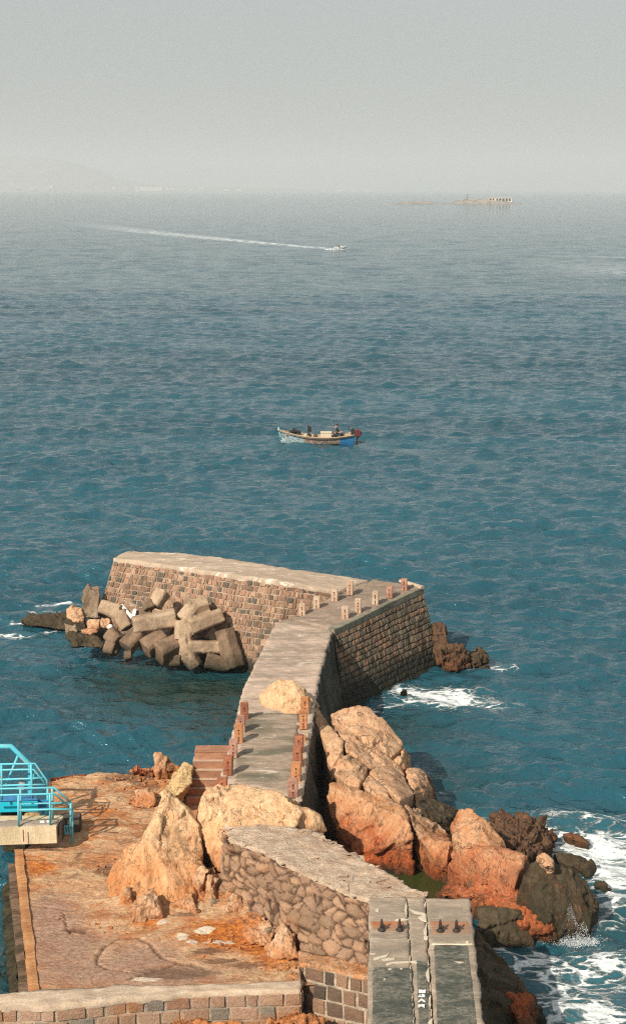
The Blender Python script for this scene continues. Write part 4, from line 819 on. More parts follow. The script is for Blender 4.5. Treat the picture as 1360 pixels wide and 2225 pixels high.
    rm = n.math('ADD', n.attr('rustm'), n.math('MULTIPLY', n.math('SUBTRACT', n.noise(pp, 2.6, 6, .7), .5), 1.2))
    c = n.mix(n.ramp(rm, .35, .9), c, n.mix(n.ramp(fine, .35, .65), (0.36, 0.10, 0.03), (0.58, 0.21, 0.04)))
    dm = n.math('ADD', n.attr('damp'), n.math('MULTIPLY', n.math('SUBTRACT', n.noise(p, 2.2, 6, .7, .6), .5), 1.3)); c = n.mix(n.math('MULTIPLY', n.ramp(dm, .38, .7), .75), c, (0.15, 0.075, 0.045))
    c = n.mix(n.ramp(n.attr('led'), .06, .1), c, n.mix(1.0, c, (.55, .5, .48), 'MULTIPLY'))
    c = n.mix(n.math('MULTIPLY', n.ramp(n.attr('crack'), .1, .9), .55), c, (0.10, 0.06, 0.045))
    c = n.mix(n.ramp(n.attr('white'), .3, .6), c, (0.66, 0.55, 0.43)); c = n.mix(n.math('MULTIPLY', n.attr('pud'), .8), c, (0.17, 0.10, 0.065))
    c = n.mix(1.0, c, n.mix(n.ramp(fine, .25, .75), (.74, .72, .70), (1.2, 1.18, 1.14)), 'MULTIPLY'); c = n.mix(.55, c, n.mix(n.ramp(grain, .3, .7), (.75, .75, .75), (1.2, 1.2, 1.2)), 'MULTIPLY')
    z = n.z(); c = n.mix(n.ramp(z, .2, .8, 1, 0), c, (.05, .04, .02))
    h = n.math('ADD', n.math('MULTIPLY', fine, .8), n.math('MULTIPLY', grain, .15)); h = n.math('ADD', h, n.math('MULTIPLY', med, .8))
    mat = n.done(c, n.math('SUBTRACT', .9, n.math('MULTIPLY', n.attr('pud'), .6)), n.bump(h, .10), .25)
    o = gridmesh('rock_terrace', np.stack([X, Y, Z], 1), nr, nc, mat, None, True, attrs, keep=ins); tag(o, kind='structure')
    # its outer side down into the water
    idx = [len(W) - 1, 0, 1, 2, 3, 4]; T = [W[i] + np.array([0, 0, .02]) for i in idx]
    sh = sheet('terrace_bank', T, [np.array([p[0] - .3, p[1] + .4, -.5]) for p in T], M['rock_orange'], None, .12, .12); tag(sh, kind='structure')
terrace()
rg = np.random.default_rng(21); GP = []
for (px, py, rx, ry, k) in ((345, 2008, 1.0, .25, 160), (470, 1990, 1.0, .5, 260), (560, 2030, 1.0, .5, 200), (262, 1900, .4, .8, 90), (640, 2095, .6, .3, 90), (300, 1735, 1.2, .5, 140), (310, 1695, 1.6, .3, 120)):
    c = G(px, py, TH + .03); GP.append(np.stack([rg.normal(c[0], rx, k), rg.normal(c[1], ry, k), np.full(k, c[2])], 1))
GP = np.vstack(GP); GP = GP[GP[:, 0] > -7.6]; kk = len(GP); sz = rg.gamma(2.0, .010, kk) + .010
cube = np.array([(x, y, z) for x in (-1, 1) for y in (-1, 1) for z in (-1, 1)], float); gv = (GP[:, None] + (cube[None] * rg.uniform(.45, 1.2, (kk, 8, 3))) * sz[:, None, None] * np.array([1, 1, .7])).reshape(-1, 3)
cf_ = [(0, 1, 3, 2), (4, 6, 7, 5), (0, 4, 5, 1), (2, 3, 7, 6), (0, 2, 6, 4), (1, 5, 7, 3)]
tag(pymesh('gravel', gv, [tuple(8 * k + a for a in f) for k in range(kk) for f in cf_], M['rock_hump']), kind='stuff')
# quay edge on the left: rusty kerb, low ledge and weed
qa, qb = G(44, 1846, TH), G(80, 2175, TH); qd = (qb - qa)
qe = empty('quay_edge', G(50, 2000, 0)); tag(qe, 'rusty orange stepped quay edge dropping to dark water left of the terrace', 'quay'); qo = np.array(qe.location)
def strip(name, off0, z0, off1, z1, mat, amp):
    """a long shelf: from offset/height 0 to offset/height 1 to its left, with a riser below"""
    n = 120; V = []; rows = [(off0, z0), ((off0 + off1) / 2, (z0 + z1) / 2), (off1, z1), (off1 - .02, z1 - .25), (off1 - .05, z1 - .9)]
    for o_, z_ in rows:
        for i in range(n + 1): V.append(qa + qd * i / n + np.array([-o_, 0, z_ - TH]))
    V = np.array(V); V[:, 0] += fbm(V * np.array([2, 1.2, 2]), 4) * amp; V[:, 2] += fbm(V * 2.3 + 5, 4) * amp * .8
    return gridmesh(name, V - qo, len(rows), n + 1, mat, qe, True)
strip('kerb', -.10, TH + .05, .18, TH + .02, M['quay_orange'], .03)
strip('ledge', .15, TH - .45, .42, TH - .5, M['quay_low'], .05)
strip('weed_ledge', .38, TH - .95, .66, TH - 1.15, M['quay_weed'], .07)

# steps down from the walkway
st = empty('steps', G(445, 1700, 1.0)); tag(st, 'flight of worn red steps leading down from the walkway to the terrace', 'steps'); so = np.array(st.location)
a = G(425, 1634, 2.95); b = G(484, 1637, 2.95); N_ST = 7; ex = (b - a) / np.linalg.norm(b - a)
run = np.array([-.05, -.13, 0]); wid = 1.42
for i in range(N_ST):
    p0 = G(423, 1636, 2.92) + run * i; z = 2.95 - .285 * i; w = wid
    q0 = np.array([p0[0], p0[1], 0]); dep = .62 if i == 0 else .42
    m = MB(); m.box((q0[0] + w / 2 - so[0], q0[1] + dep / 2 - so[1] - .0, z - .60 - so[2]), (w, dep, 1.18), bev=.012); m.build('riser', M['steps'], st)
    m = MB(); m.box((q0[0] + w / 2 - so[0], q0[1] + dep / 2 - .012 - so[1], z - so[2] + .0), (w + .01, dep, .03), bev=.01); m.build('tread', M['step_edge'] if i else M['steps'], st)

# front parapet wall
fw = empty('front_wall', G(300, 2225, 0)); tag(fw, 'coursed stone wall with worn cream coping along the near edge of the terrace', 'wall'); fo = np.array(fw.location); Vf = lambda L: [np.array(p) - fo for p in L]
CH = 1.32
cn = [G(-40, 2186, CH), G(120, 2186, CH), G(280, 2168, CH), G(450, 2156, CH), G(655, 2150, CH)]
cf = [G(-40, 2160, CH), G(80, 2150, CH), G(280, 2140, CH), G(450, 2138, CH), G(660, 2128, CH)]
capmesh('coping', Vf(cn), Vf(cf), M['coping'], fw, .14, .08, .02)
masonry('stone_face', Vf([p + np.array([0, .03, -.10]) for p in cn]), Vf([lower(p, 0, -.12, -.9) for p in cn]), 6, .56, M['stone_front'], .05, .028, parent=fw, seed=12, jit=.3)
for L_, l_ in (([(300, 2222, .5), (380, 2206, .8), (450, 2212, .7), (520, 2200, .95), (560, 2230, .6), (540, 2290, .0), (300, 2290, .0), (350, 2300, -.6), (540, 2300, -.6)], 'orange stained rock at the foot of the near coursed wall'), ([(560, 2222, .8), (600, 2196, 1.2), (650, 2180, 1.3), (700, 2196, 1.0), (720, 2235, .6), (700, 2290, .0), (570, 2290, .0), (600, 2300, -.6), (700, 2300, -.6)], 'rough brown rock in the corner between the near wall and the squared masonry'),
               ([(-60, 2290, .0), (-40, 2240, .35), (120, 2236, .4), (290, 2232, .4), (300, 2300, .0), (-60, 2320, -.6), (300, 2320, -.6)], 'low dark rock along the left foot of the near coursed wall')):
    rock('rock', [[G(x, y + 14, h - .25) for x, y, h in L_]], M['rock_rubble'] if 'dark' not in l_ else M['rock_grey'], l_, voxel=.045, fn=facet_fn(.14, 1.6, .06, 2, len(l_)), group='rocks at the foot of the near wall')
# squared masonry under the rubble wall
bw = empty('masonry_pier', G(740, 2200, 0)); tag(bw, 'squared dark and brown stone masonry with pale joints beneath the rubble wall', 'wall'); b_o = np.array(bw.location); Vb = lambda L: [np.array(p) - b_o for p in L]
t_ = [G(650, 2092, 1.65), G(690, 2100, 1.75), G(806, 2126, 1.75)]
tb = [G(650, 2066, 1.65), G(700, 2072, 1.75), G(812, 2096, 1.75)]
capmesh('ledge_top', Vb(t_), Vb(tb), M['rock_rubble'], bw, .1, .08, .03)
masonry('stone_face', Vb([p + np.array([0, .02, -.07]) for p in t_]), Vb([lower(p, 0, -.15, -.9) for p in t_]), 6, .46, M['stone_block'], .06, .04, parent=bw, seed=14, jit=.25)
masonry('side_face', Vb([G(655, 2150, 1.28), G(650, 2092, 1.6)]), Vb([lower(G(655, 2150, 1.28), 0, -.1, -.9), lower(G(650, 2092, 1.6), 0, 0, -.9)]), 6, .4, M['stone_block'], .05, .06, parent=bw, seed=15)

# rubble wall
WT = 3.3
rw = empty('rubble_wall', G(650, 2000, 0)); tag(rw, 'thick rubble stone wall with crumbling white mortar top curving toward the slab path', 'wall'); ro = np.array(rw.location); Vr = lambda L: [np.array(p) - ro for p in L]
rl = [G(492, 1800, WT), G(500, 1826, WT), G(560, 1845, WT), G(620, 1878, WT), G(690, 1912, WT), G(760, 1944, WT), G(803, 1958, WT), G(803, 1990, WT)]
rf = [G(560, 1790, WT + .05), G(620, 1795, WT), G(690, 1808, WT - .1), G(740, 1838, WT - .1), G(820, 1885, WT), G(880, 1918, WT), G(925, 1942, WT), G(925, 1990, WT)]
capmesh('wall_top', Vr(rl), Vr(rf), M['rubble_top'], rw, .15, .06, .032)
def rubble_face(name, T, B, mat, parent, res=.045, cs=2.6, depth=.13, org=None):
    T, B = np.array(T, float), np.array(B, float); LT, LB = polylen(T), polylen(B); ns = int(LT[-1] / res); nt = int(np.linalg.norm(B[2] - T[2]) / res)
    V = np.array([along(T, LT, i / ns) * (1 - j / nt) + along(B, LB, i / ns) * (j / nt) for j in range(nt + 1) for i in range(ns + 1)])
    S_ = np.array([(i / ns * LT[-1], j / nt * 2.4, 0) for j in range(nt + 1) for i in range(ns + 1)], float)
    gr = np.gradient(V.reshape(nt + 1, ns + 1, 3), axis=1).reshape(-1, 3); gv = np.gradient(V.reshape(nt + 1, ns + 1, 3), axis=0).reshape(-1, 3)
    nn = np.cross(gv, gr); nn /= np.linalg.norm(nn, axis=1)[:, None] + 1e-9; nn *= np.where(nn[:, 1] > 0, -1, 1)[:, None]
    w = S_ * cs * np.array([.95, 1.25, 1]) + .35 * np.stack([pn(S_ * 1.4), pn(S_ * 1.4 + 5), pn(S_ * 0)], 1); w[:, 2] = .5
    f1, f2, c, off = vor(w); e = np.sqrt(sstep(0, .40, f2 - f1))
    d = depth * (e * (.75 + .5 * _rand[c, 0]) + ((_rand[c, 1:4] - .5) * off).sum(1) * .7) + fbm(V * 7, 4) * .03 + fbm(V * .8, 2) * .12
    V = V + nn * d[:, None]
    return gridmesh(name, V, nt + 1, ns + 1, mat, parent, True, {'cell': _rand[c, 3], 'mortar': 1 - sstep(.03, .13, f2 - f1)})
rb = [G(470, 1900, 1.9), G(478, 1930, 1.7), G(520, 1962, 1.5), G(570, 2000, 1.4), G(625, 2045, 1.4), G(700, 2085, 1.6), G(812, 2112, 1.7), G(812, 2140, 1.7)]
rb = [np.array([p[0], p[1], p[2] - .35]) for p in rb]
rubble_face('stone_face', Vr([p - np.array([0, 0, .06]) for p in rl]), Vr(rb), M['rubble_stone'], rw)
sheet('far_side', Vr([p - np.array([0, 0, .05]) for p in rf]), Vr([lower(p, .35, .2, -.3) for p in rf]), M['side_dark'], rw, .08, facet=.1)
# loose stones set in the wall top
tops = MB(); r5 = random.Random(9)
for k in range(90):
    s = r5.random(); t = r5.random() ** .8; A = along(np.array(rl), polylen(np.array(rl)), s * .93); B_ = along(np.array(rf), polylen(np.array(rf)), s * .93); c = A + (B_ - A) * (t if r5.random() < .35 else r5.choice([.02, .98, .95, .06])) - ro
    z = r5.uniform(.05, .13); tops.hull([c + np.array([r5.gauss(0, z * .7), r5.gauss(0, z * .7), r5.uniform(-.05, .4 * z)]) for _ in range(9)])
tops.build('top_stones', M['rubble_top'], rw)

# concrete slab path
SH = 3.42
sp = empty('slab_path', G(920, 2100, 0)); tag(sp, 'weathered concrete slab path with iron hooks and dark tarred panels running toward the viewer', 'path slab'); s0 = np.array(sp.location); Vs = lambda L: [np.array(p) - s0 for p in L]
slabxy = lambda px, py: G(px, py, SH)
YE = 2850
def sl(name, xs0, y0, xs1, y1, mat, dz=0, th=.25, amp=.008):
    if y1 == 2330: xs1 = tuple(a_ + (b_ - a_) * (YE - y0) / (y1 - y0) for a_, b_ in zip(xs0, xs1)); y1 = YE
    return capmesh(name, Vs([G(xs0[0], y0, SH + dz), G(xs1[0], y1, SH + dz)]), Vs([G(xs0[1], y0, SH + dz), G(xs1[1], y1, SH + dz)]), mat, sp, th, .06, amp)
yb = 2330
sl('left_slab', (802, 882), 1949, (799, 906), yb, M['slab'])
sl('middle_slab', (884, 922), 1950, (908, 944), yb, M['slab'], -.012)
sl('right_slab', (925, 1021), 1951, (947, 1062), yb, M['slab'])
sl('tar_patch', (808, 896), 2100, (803, 903), yb, M['slab_tar'], .008, .012)
sl('tar_patch', (940, 1018), 2052, (950, 1050), yb, M['slab_tar'], .010, .012)
sl('tar_patch', (900, 930), 2085, (910, 940), yb, M['slab_tar'], -.006, .012)
sl('white_line', (935, 1030), 2049, (935, 1030.5), 2052.5, M['plaster'], .02, .02, .003)
sheet('right_side', Vs([G(1021, 1951, SH - .1), G(1118, YE, SH - .1)]), Vs([lower(G(1021, 1951, SH), .2, 0), lower(G(1118, YE, SH), .2, 0)]), M['side_dark'], sp, .1)
sheet('left_side', Vs([G(802, 1949, SH - .1), G(795, YE, SH - .1)]), Vs([lower(G(802, 1949, SH), 0, 0), lower(G(795, YE, SH), 0, 0)]), M['side_dark'], sp, .01)
sheet('near_end', Vs([G(795, YE, SH - .1), G(1118, YE, SH - .1)]), Vs([lower(G(795, YE, SH), 0, 0), lower(G(1118, YE, SH), 0, 0)]), M['side_dark'], sp, .02)
# broken plaster fillets along the two joints
r6 = random.Random(3)
fm = MB()
for (xa, xb, side) in ((883, 907, -1), (923, 945, 1)):
    y = 1960.0
    while y < 2225:
        x = xa + (xb - xa) * (y - 1950) / (2330 - 1950); big = r6.random() < .35; L = r6.uniform(6, 26) if not big else r6.uniform(18, 40); w = r6.uniform(1, 3) if not big else r6.uniform(4, 9)
        n_ = 7; pts = []
        for k in range(n_ + 1): pts.append(G(x + side * r6.uniform(-.5, 1), y + L * k / n_, SH + .018))
        for k in range(n_, -1, -1): pts.append(G(x - abs(w * math.sin(math.pi * (k + .3) / (n_ + .6))) * r6.uniform(.6, 1.2), y + L * k / n_, SH + .018))
        A = [fm.bm.verts.new(Vector(p - s0)) for p in pts]; B_ = [fm.bm.verts.new(Vector(p - s0) - Vector((0, 0, .03))) for p in pts]; nn_ = len(A)
        fm.bm.faces.new(A); [fm.bm.faces.new((A[k], B_[k], B_[(k + 1) % nn_], A[(k + 1) % nn_])) for k in range(nn_)]
        y += L + (r6.uniform(0, 10) if y > 2040 else r6.uniform(20, 60))
fm.build('joint_plaster', M['plaster'], sp)
ch = MB()
for L in ([(811, 2081), (840, 2074), (848, 2067), (838, 2080), (812, 2086)], [(828, 2085), (842, 2081), (857, 2081), (857, 2084), (836, 2087)], [(838, 2094), (850, 2090), (884, 2088), (890, 2090), (858, 2092), (842, 2096)], [(890, 2088), (903, 2087), (906, 2091), (895, 2092)],
          [(843, 2104), (850, 2104), (850, 2107), (843, 2107)], [(868, 2104), (875, 2104), (873, 2106)], [(833, 2125), (838, 2127), (835, 2130)], [(988, 2089), (1000, 2089), (1007, 2091), (998, 2093)], [(858, 1998), (872, 1995), (888, 1997), (872, 2000), (860, 2001)], [(815, 1976), (822, 1975), (822, 1979), (816, 1979)],
          [(908, 1992), (925, 1986), (926, 2002), (915, 1998)], [(920, 2034), (929, 2034), (929, 2040), (920, 2040)], [(890, 1975), (905, 1980), (924, 1984), (922, 1987), (898, 1983)], [(1012, 2045), (1018, 2045), (1017, 2048), (1012, 2048)], [(804, 2071), (815, 2072), (804, 2073)]):
    A = [ch.bm.verts.new(Vector(G(x, y, SH + .024) - s0)) for x, y in L]; B_ = [ch.bm.verts.new(a_.co - Vector((0, 0, .03))) for a_ in A]; k_ = len(A)
    ch.bm.faces.new(A); [ch.bm.faces.new((A[k], B_[k], B_[(k + 1) % k_], A[(k + 1) % k_])) for k in range(k_)]
ch.build('paint_chips', M['plaster'], sp)
# painted characters, four one below the other
GL = [[[(909, 2150.5), (916, 2150), (916, 2156), (910, 2156)], [(916, 2151), (924.8, 2150), (924, 2156), (916, 2156)]],
      [[(908, 2165), (912, 2159.5), (913, 2164), (916, 2164), (915, 2159.5), (919, 2160), (922.5, 2161), (923, 2165)]],
      [[(908, 2175.5), (914.5, 2169.5), (917, 2170), (924, 2175.5), (922, 2176), (916, 2172.5), (911, 2176)]],
      [[(908, 2188), (908.3, 2182.5), (922.3, 2182), (922, 2188), (920, 2187.5), (916, 2184.8), (912, 2187)]]]
for g_ in GL:
    m = MB()
    for L in g_:
        A = [m.bm.verts.new(Vector(G(x, y, SH + .026) - s0)) for x, y in L]; B_ = [m.bm.verts.new(a_.co - Vector((0, 0, .02))) for a_ in A]; k_ = len(A)
        m.bm.faces.new(A); [m.bm.faces.new((A[k], B_[k], B_[(k + 1) % k_], A[(k + 1) % k_])) for k in range(k_)]
    m.build('painted_character', M['white'], sp)
# rust bands round the hooks
rbm = concrete_mat('rust_band', (0.38, 0.13, 0.05), (0.44, 0.20, 0.10), stain=(0.30, 0.20, 0.14), stain_amt=0.9, bumpd=.02, scale=2)
sl('rust_band', (804, 880), 2000, (804, 886), 2024, rbm, .006, .01, .004); sl('rust_band', (932, 1020), 2000, (936, 1026), 2030, rbm, .006, .01, .004)
for x, y, l in ((829, 2021, 'leftmost black iron hook standing on the left slab'), (868, 2021, 'black iron hook on the left slab beside the joint'), (956, 2023, 'black iron hook on the right slab beside the joint'), (991, 2023, 'rightmost black iron hook near the seaward edge of the slab')):
    c = G(x, y, SH + .01); h = empty('mooring_hook', c); tag(h, l, 'hook', 'iron hooks in the concrete slabs')
    MB().lathe((0, 0, 0), [(.10, 0), (.10, .02), (.07, .05), (.05, .08)], 14).build('base', M['iron'], h)
    MB().tube([(0, 0, .04), (0, 0, .16), (-.005, .02, .24), (0, .03, .30)], [.05, .045, .035, .018], 10).build('shank', M['iron'], h, True)
    MB().tube([(0, 0, .08), (.06, 0, .10), (.09, 0, .15)], [.035, .032, .02], 8).build('horn', M['iron'], h, True)

#@ARMOUR
# ------------------------------------------------------------------ concrete armour blocks by the breakwater
A1 = lambda x, y, D: P(30 + x / 2.566, 1240 + y / 2.566, D)
def cham_arm(mb, p0, p1, w0, w1, roll=0.3):
    p0, p1 = Vector(p0), Vector(p1); z = (p1 - p0).normalized(); up = Vector((0, 0, 1)) if abs(z.z) < .95 else Vector((0, 1, 0))
    x = z.cross(up).normalized(); y = x.cross(z); cs, sn = math.cos(roll), math.sin(roll); x, y = x * cs + y * sn, y * cs - x * sn
    pts = []
    for p, w in ((p0, w0), (p1, w1)):
        h = w * 1.25 / 2; c = h * .32
        for a, b in ((h, -h + c), (h, h - c), (h - c, h), (-h + c, h), (-h, h - c), (-h, -h + c), (-h + c, -h), (h - c, -h)): pts.append(p + x * a + y * b)
    return [np.array(q) for q in pts]
def armour(arms, mat, label, roll=.3, cat='concrete block', vox=.045):
    hulls = []
    for (x0, y0, d0, x1, y1, d1, w0, w1) in arms: hulls.append(cham_arm(None, A1(x0, y0, d0), A1(x1, y1, d1), w0, w1, roll))
    return rock('concrete_block', hulls, mat, label, cat, voxel=vox, smooth=1, fn=lambda co: .03 * fbm(co * 1.7, 5) + .01 * fbm(co * 9, 2), group='broken concrete blocks heaped against the breakwater')
armour([(665, 305, 66.0, 905, 262, 66.4, .62, .68)], M['armour'], 'long pale concrete beam lying level across the heap', .1)
armour([(1085, 188, 66.8, 1005, 212, 66.6, .56, .62), (1005, 212, 66.6, 948, 285, 66.2, .62, .66), (948, 285, 66.2, 945, 390, 65.8, .66, .66), (945, 390, 65.8, 975, 470, 65.5, .66, .60), (975, 470, 65.5, 1020, 540, 65.3, .60, .46),
        (985, 315, 65.9, 1165, 245, 66.3, .60, .52), (975, 425, 65.6, 1150, 425, 65.9, .52, .46)], M['armour'], 'large hooked interlocking concrete unit standing at the right of the heap', .2)
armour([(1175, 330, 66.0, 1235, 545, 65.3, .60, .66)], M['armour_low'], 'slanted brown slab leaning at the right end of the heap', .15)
armour([(835, 115, 67.6, 785, 195, 67.2, .55, .48)], M['armour'], 'pale square block perched highest against the stone face', .3)
armour([(760, 215, 67.0, 740, 170, 67.2, .45, .40)], M['armour_low'], 'small brown lump under the highest perched block', .5)
armour([(490, 200, 67.6, 600, 235, 67.2, .52, .60), (600, 235, 67.2, 640, 320, 66.8, .58, .5)], M['armour'], 'bent concrete arm with a rounded white top at the left of the heap', .4)
armour([(690, 250, 67.2, 770, 235, 67.2, .5, .5)], M['armour_low'], 'half hidden block behind the long pale beam', .5)
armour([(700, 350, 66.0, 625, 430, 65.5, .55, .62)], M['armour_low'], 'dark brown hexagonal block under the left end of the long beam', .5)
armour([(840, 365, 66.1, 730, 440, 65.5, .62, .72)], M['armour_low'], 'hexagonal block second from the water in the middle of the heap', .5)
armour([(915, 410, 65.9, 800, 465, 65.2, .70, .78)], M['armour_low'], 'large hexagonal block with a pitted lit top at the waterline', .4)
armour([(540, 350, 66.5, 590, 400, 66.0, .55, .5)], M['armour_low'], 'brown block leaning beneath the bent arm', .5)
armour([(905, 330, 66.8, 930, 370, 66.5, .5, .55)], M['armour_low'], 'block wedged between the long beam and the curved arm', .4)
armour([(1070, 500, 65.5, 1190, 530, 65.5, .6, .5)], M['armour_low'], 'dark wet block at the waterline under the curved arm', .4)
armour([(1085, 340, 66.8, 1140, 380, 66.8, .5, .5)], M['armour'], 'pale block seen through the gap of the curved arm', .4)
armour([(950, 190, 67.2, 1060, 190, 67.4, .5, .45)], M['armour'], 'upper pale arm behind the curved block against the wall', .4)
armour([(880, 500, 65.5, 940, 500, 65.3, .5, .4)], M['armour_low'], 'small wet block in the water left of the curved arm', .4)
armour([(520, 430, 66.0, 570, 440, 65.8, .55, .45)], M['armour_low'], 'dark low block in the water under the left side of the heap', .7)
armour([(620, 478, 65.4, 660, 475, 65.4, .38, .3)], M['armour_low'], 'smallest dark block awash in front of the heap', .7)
def prock(L, mat, label, voxel=.05, **kw): return rock('rock', [[A1(*q) for q in L]], mat, label, voxel=voxel, group='rocks at the foot of the breakwater', **kw)
prock([(300, 205, 69.5), (340, 190, 70.2), (380, 200, 69.5), (385, 250, 69.0), (300, 260, 69.0), (330, 290, 68.6), (390, 280, 68.8), (300, 240, 70.6), (380, 240, 70.6)], M['rock_tan'], 'tan boulder left of the breakwater end above the flat reef')
prock([(395, 105, 70.6), (420, 80, 70.9), (480, 80, 70.8), (480, 220, 69.8), (380, 200, 69.8), (385, 260, 69.2), (480, 270, 69.0), (390, 150, 71.6), (480, 120, 71.8), (440, 270, 70.8)], M['rock_grey'], 'pale mortared rock stack at the left end of the breakwater')
prock([(415, 285, 68.6), (480, 270, 68.6), (485, 320, 68.2), (415, 340, 68.0), (450, 345, 67.8), (440, 300, 69.2), (480, 310, 69)], M['rock_tan'], 'squared brown rock left of the bent concrete arm')
prock([(490, 265, 68.2), (530, 255, 68.2), (548, 285, 68), (530, 320, 67.7), (490, 310, 67.8), (510, 300, 68.8)], M['rock_tan'], 'rounded brown rock beside the squared one')
prock([(380, 330, 68.2), (440, 305, 68.2), (470, 340, 67.6), (420, 360, 67.3), (370, 345, 67.6), (420, 340, 68.8)], M['rock_tan'], 'pale wedge of rock above the dark weedy boulder')
prock([(280, 290, 69.0), (350, 300, 68.8), (360, 350, 68.2), (290, 360, 68.2), (310, 330, 69.5)], M['rock_grey'], 'brown block at the joint of the reef and the heap')
prock([(290, 350, 68.0), (380, 345, 67.8), (480, 370, 67.2), (520, 420, 66.5), (480, 430, 66.3), (370, 415, 66.8), (300, 390, 67.2), (320, 425, 66.7), (400, 380, 68.4)], M['rock_dark'], 'black weedy boulder at the waterline left of the heap', fn=facet_fn(.12, 1.6, .05, 2, 3))
prock([(315, 395, 67.0), (350, 385, 67.0), (370, 400, 66.8), (370, 425, 66.5), (318, 430, 66.5), (340, 420, 67.2)], M['rock_dark'], 'small square dark rock standing in the water')
prock([(495, 425, 66.3), (530, 390, 66.6), (580, 440, 65.9), (575, 460, 65.6), (500, 440, 66.0), (540, 440, 66.7)], M['rock_dark'], 'dark pointed rock in the water below the leaning brown block')
prock([(1250, 440, 67.2), (1300, 410, 67.4), (1345, 440, 67.2), (1340, 480, 66.6), (1290, 490, 66.5), (1250, 470, 66.8), (1300, 450, 68)], M['rock_grey'], 'fallen grey stones under the damaged foot of the stone face', fn=facet_fn(.18, 2.4, .05, 2, 3))
prock([(1290, 380, 67.4), (1350, 370, 67.4), (1360, 430, 66.9), (1290, 440, 66.9), (1320, 410, 68)], M['rock_grey'], 'rough grey rock where the stone face meets the walkway', fn=facet_fn(.14, 2.4, .05, 2, 5))
rock('rock', [pts_h([(47, 1345, .35), (60, 1336, .5), (100, 1332, .55), (150, 1330, .6), (185, 1330, .6), (150, 1366, .15), (100, 1364, .1), (60, 1358, .05), (45, 1352, .1), (190, 1375, .1), (60, 1350, -.4), (180, 1360, -.4)])],
     M['rock_dark'], 'flat dark reef reaching left from the breakwater end', voxel=.06, fn=facet_fn(.10, 1.5, .06, 2, 31, (1, 1, 2)), group='rocks at the foot of the breakwater')
# right-hand rocks at the platform corner
rock('rock', [pts_h([(940, 1352, 2.0), (955, 1350, 2.0), (968, 1356, 1.9), (972, 1400, 1.2), (965, 1440, .4), (950, 1450, .2), (945, 1400, 1.2), (955, 1440, -.3), (940, 1430, .3)])], M['rock_seaweed'], 'upright column of piled rock against the platform corner', voxel=.05, fn=facet_fn(.14, 2.2, .05, 2, 32), group='rocks at the foot of the breakwater')
rock('rock', [pts_h([(955, 1410, 1.2), (975, 1398, 1.3), (1010, 1402, 1.2), (1022, 1420, .8), (1020, 1450, .1), (985, 1460, 0), (960, 1458, 0), (990, 1440, -.4)])], M['rock_seaweed'], 'brown rock mass at the water right of the platform', voxel=.05, fn=facet_fn(.16, 2.0, .05, 2, 33), group='rocks at the foot of the breakwater')
rock('rock', [pts_h([(1018, 1410, .9), (1045, 1408, .9), (1062, 1416, .7), (1060, 1440, .2), (1030, 1450, .1), (1018, 1440, .2), (1040, 1440, -.4)])], M['rock_dark'], 'dark flat topped rock farthest right of the platform', voxel=.05, fn=facet_fn(.10, 2.0, .05, 2, 34), group='rocks at the foot of the breakwater')
rock('rock', [pts_h([(1040, 1450, .2), (1060, 1446, .2), (1065, 1455, 0), (1045, 1460, 0), (1050, 1450, -.3)])], M['rock_dark'], 'tiny wet rock in the foam right of the platform', voxel=.03, fn=facet_fn(.05, 3, .03, 3, 35), group='rocks at the foot of the breakwater')
rock('rock', [pts_h([(868, 1505, .3), (875, 1498, .4), (885, 1500, .3), (883, 1510, 0), (870, 1512, 0), (876, 1505, -.3)])], M['rock_dark'], 'small dark rock in white water under the streaked wall', voxel=.03, fn=facet_fn(.05, 3, .03, 3, 36), group='rocks at the foot of the breakwater')
# drifted timber and a float among the blocks
for (q, l, m) in (((600, 190, 67.3, 668, 270, 66.6), 'long whitish plank slanting across the blocks', 'white'), ((665, 265, 66.5, 678, 215, 66.9), 'short pale board standing upright behind the long plank', 'white'), ((620, 165, 67.5, 690, 200, 67.2), 'dark edged plank lying highest among the blocks', 'wood')):
    a_, b_ = A1(*q[:3]), A1(*q[3:]); c_ = (a_ + b_) / 2; o = MB().bar(a_ - c_, b_ - c_, .16, .05).build('plank', M[m]); o.location = Vector(c_); tag(o, l, 'plank', 'driftwood among the concrete blocks')
c_ = A1(540, 315, 67.2); o = MB().lathe((0, 0, 0), [(.04, -.14), (.11, -.1), (.15, 0), (.11, .1), (.04, .14)], 16).build('float', M['white'], None, True); o.location = Vector(c_); tag(o, 'small white float caught between the brown rocks', 'float')

#@PIERLEFT
# ------------------------------------------------------------------ landing stage with turquoise rails
Z1 = lambda x, y, h: G(x / 6.8, 1600 + y / 6.8, h)
LH = 2.15
ls = empty('landing_stage', Z1(400, 1500, 0)); tag(ls, 'cream edged concrete landing stage jutting in at the left above dark water', 'landing stage'); lo = np.array(ls.location); Vl = lambda L: [np.array(p) - lo for p in L]
x_l = -500
capmesh('deck', Vl([Z1(x_l, 1345, LH), Z1(835, 1300, LH)]), Vl([Z1(x_l, 1250, LH), Z1(900, 1215, LH)]), M['pier_top'], ls, .1, .1, .006)
eA, eB = Z1(x_l, 1345, LH), Z1(838, 1302, LH); d_ = eB - eA
eb_ = MB(); eb_.hull([p - lo for p in (eA + [0, -.05, -.03], eB + [0, -.05, -.03], eA + [0, -.05, -.62], eB + [0, -.05, -.62], eA + [0, 1.0, -.05], eB + [.1, .8, -.05], eA + [0, .6, -.62], eB + [0, .6, -.62])]); eb_.build('edge_beam', M['cream'], ls)
MB().bar(eB - lo + np.array([.09, .25, -.33]), eB - lo + np.array([.16, .25, -.33]), .5, .56).build('end_plate', M['iron'], ls)
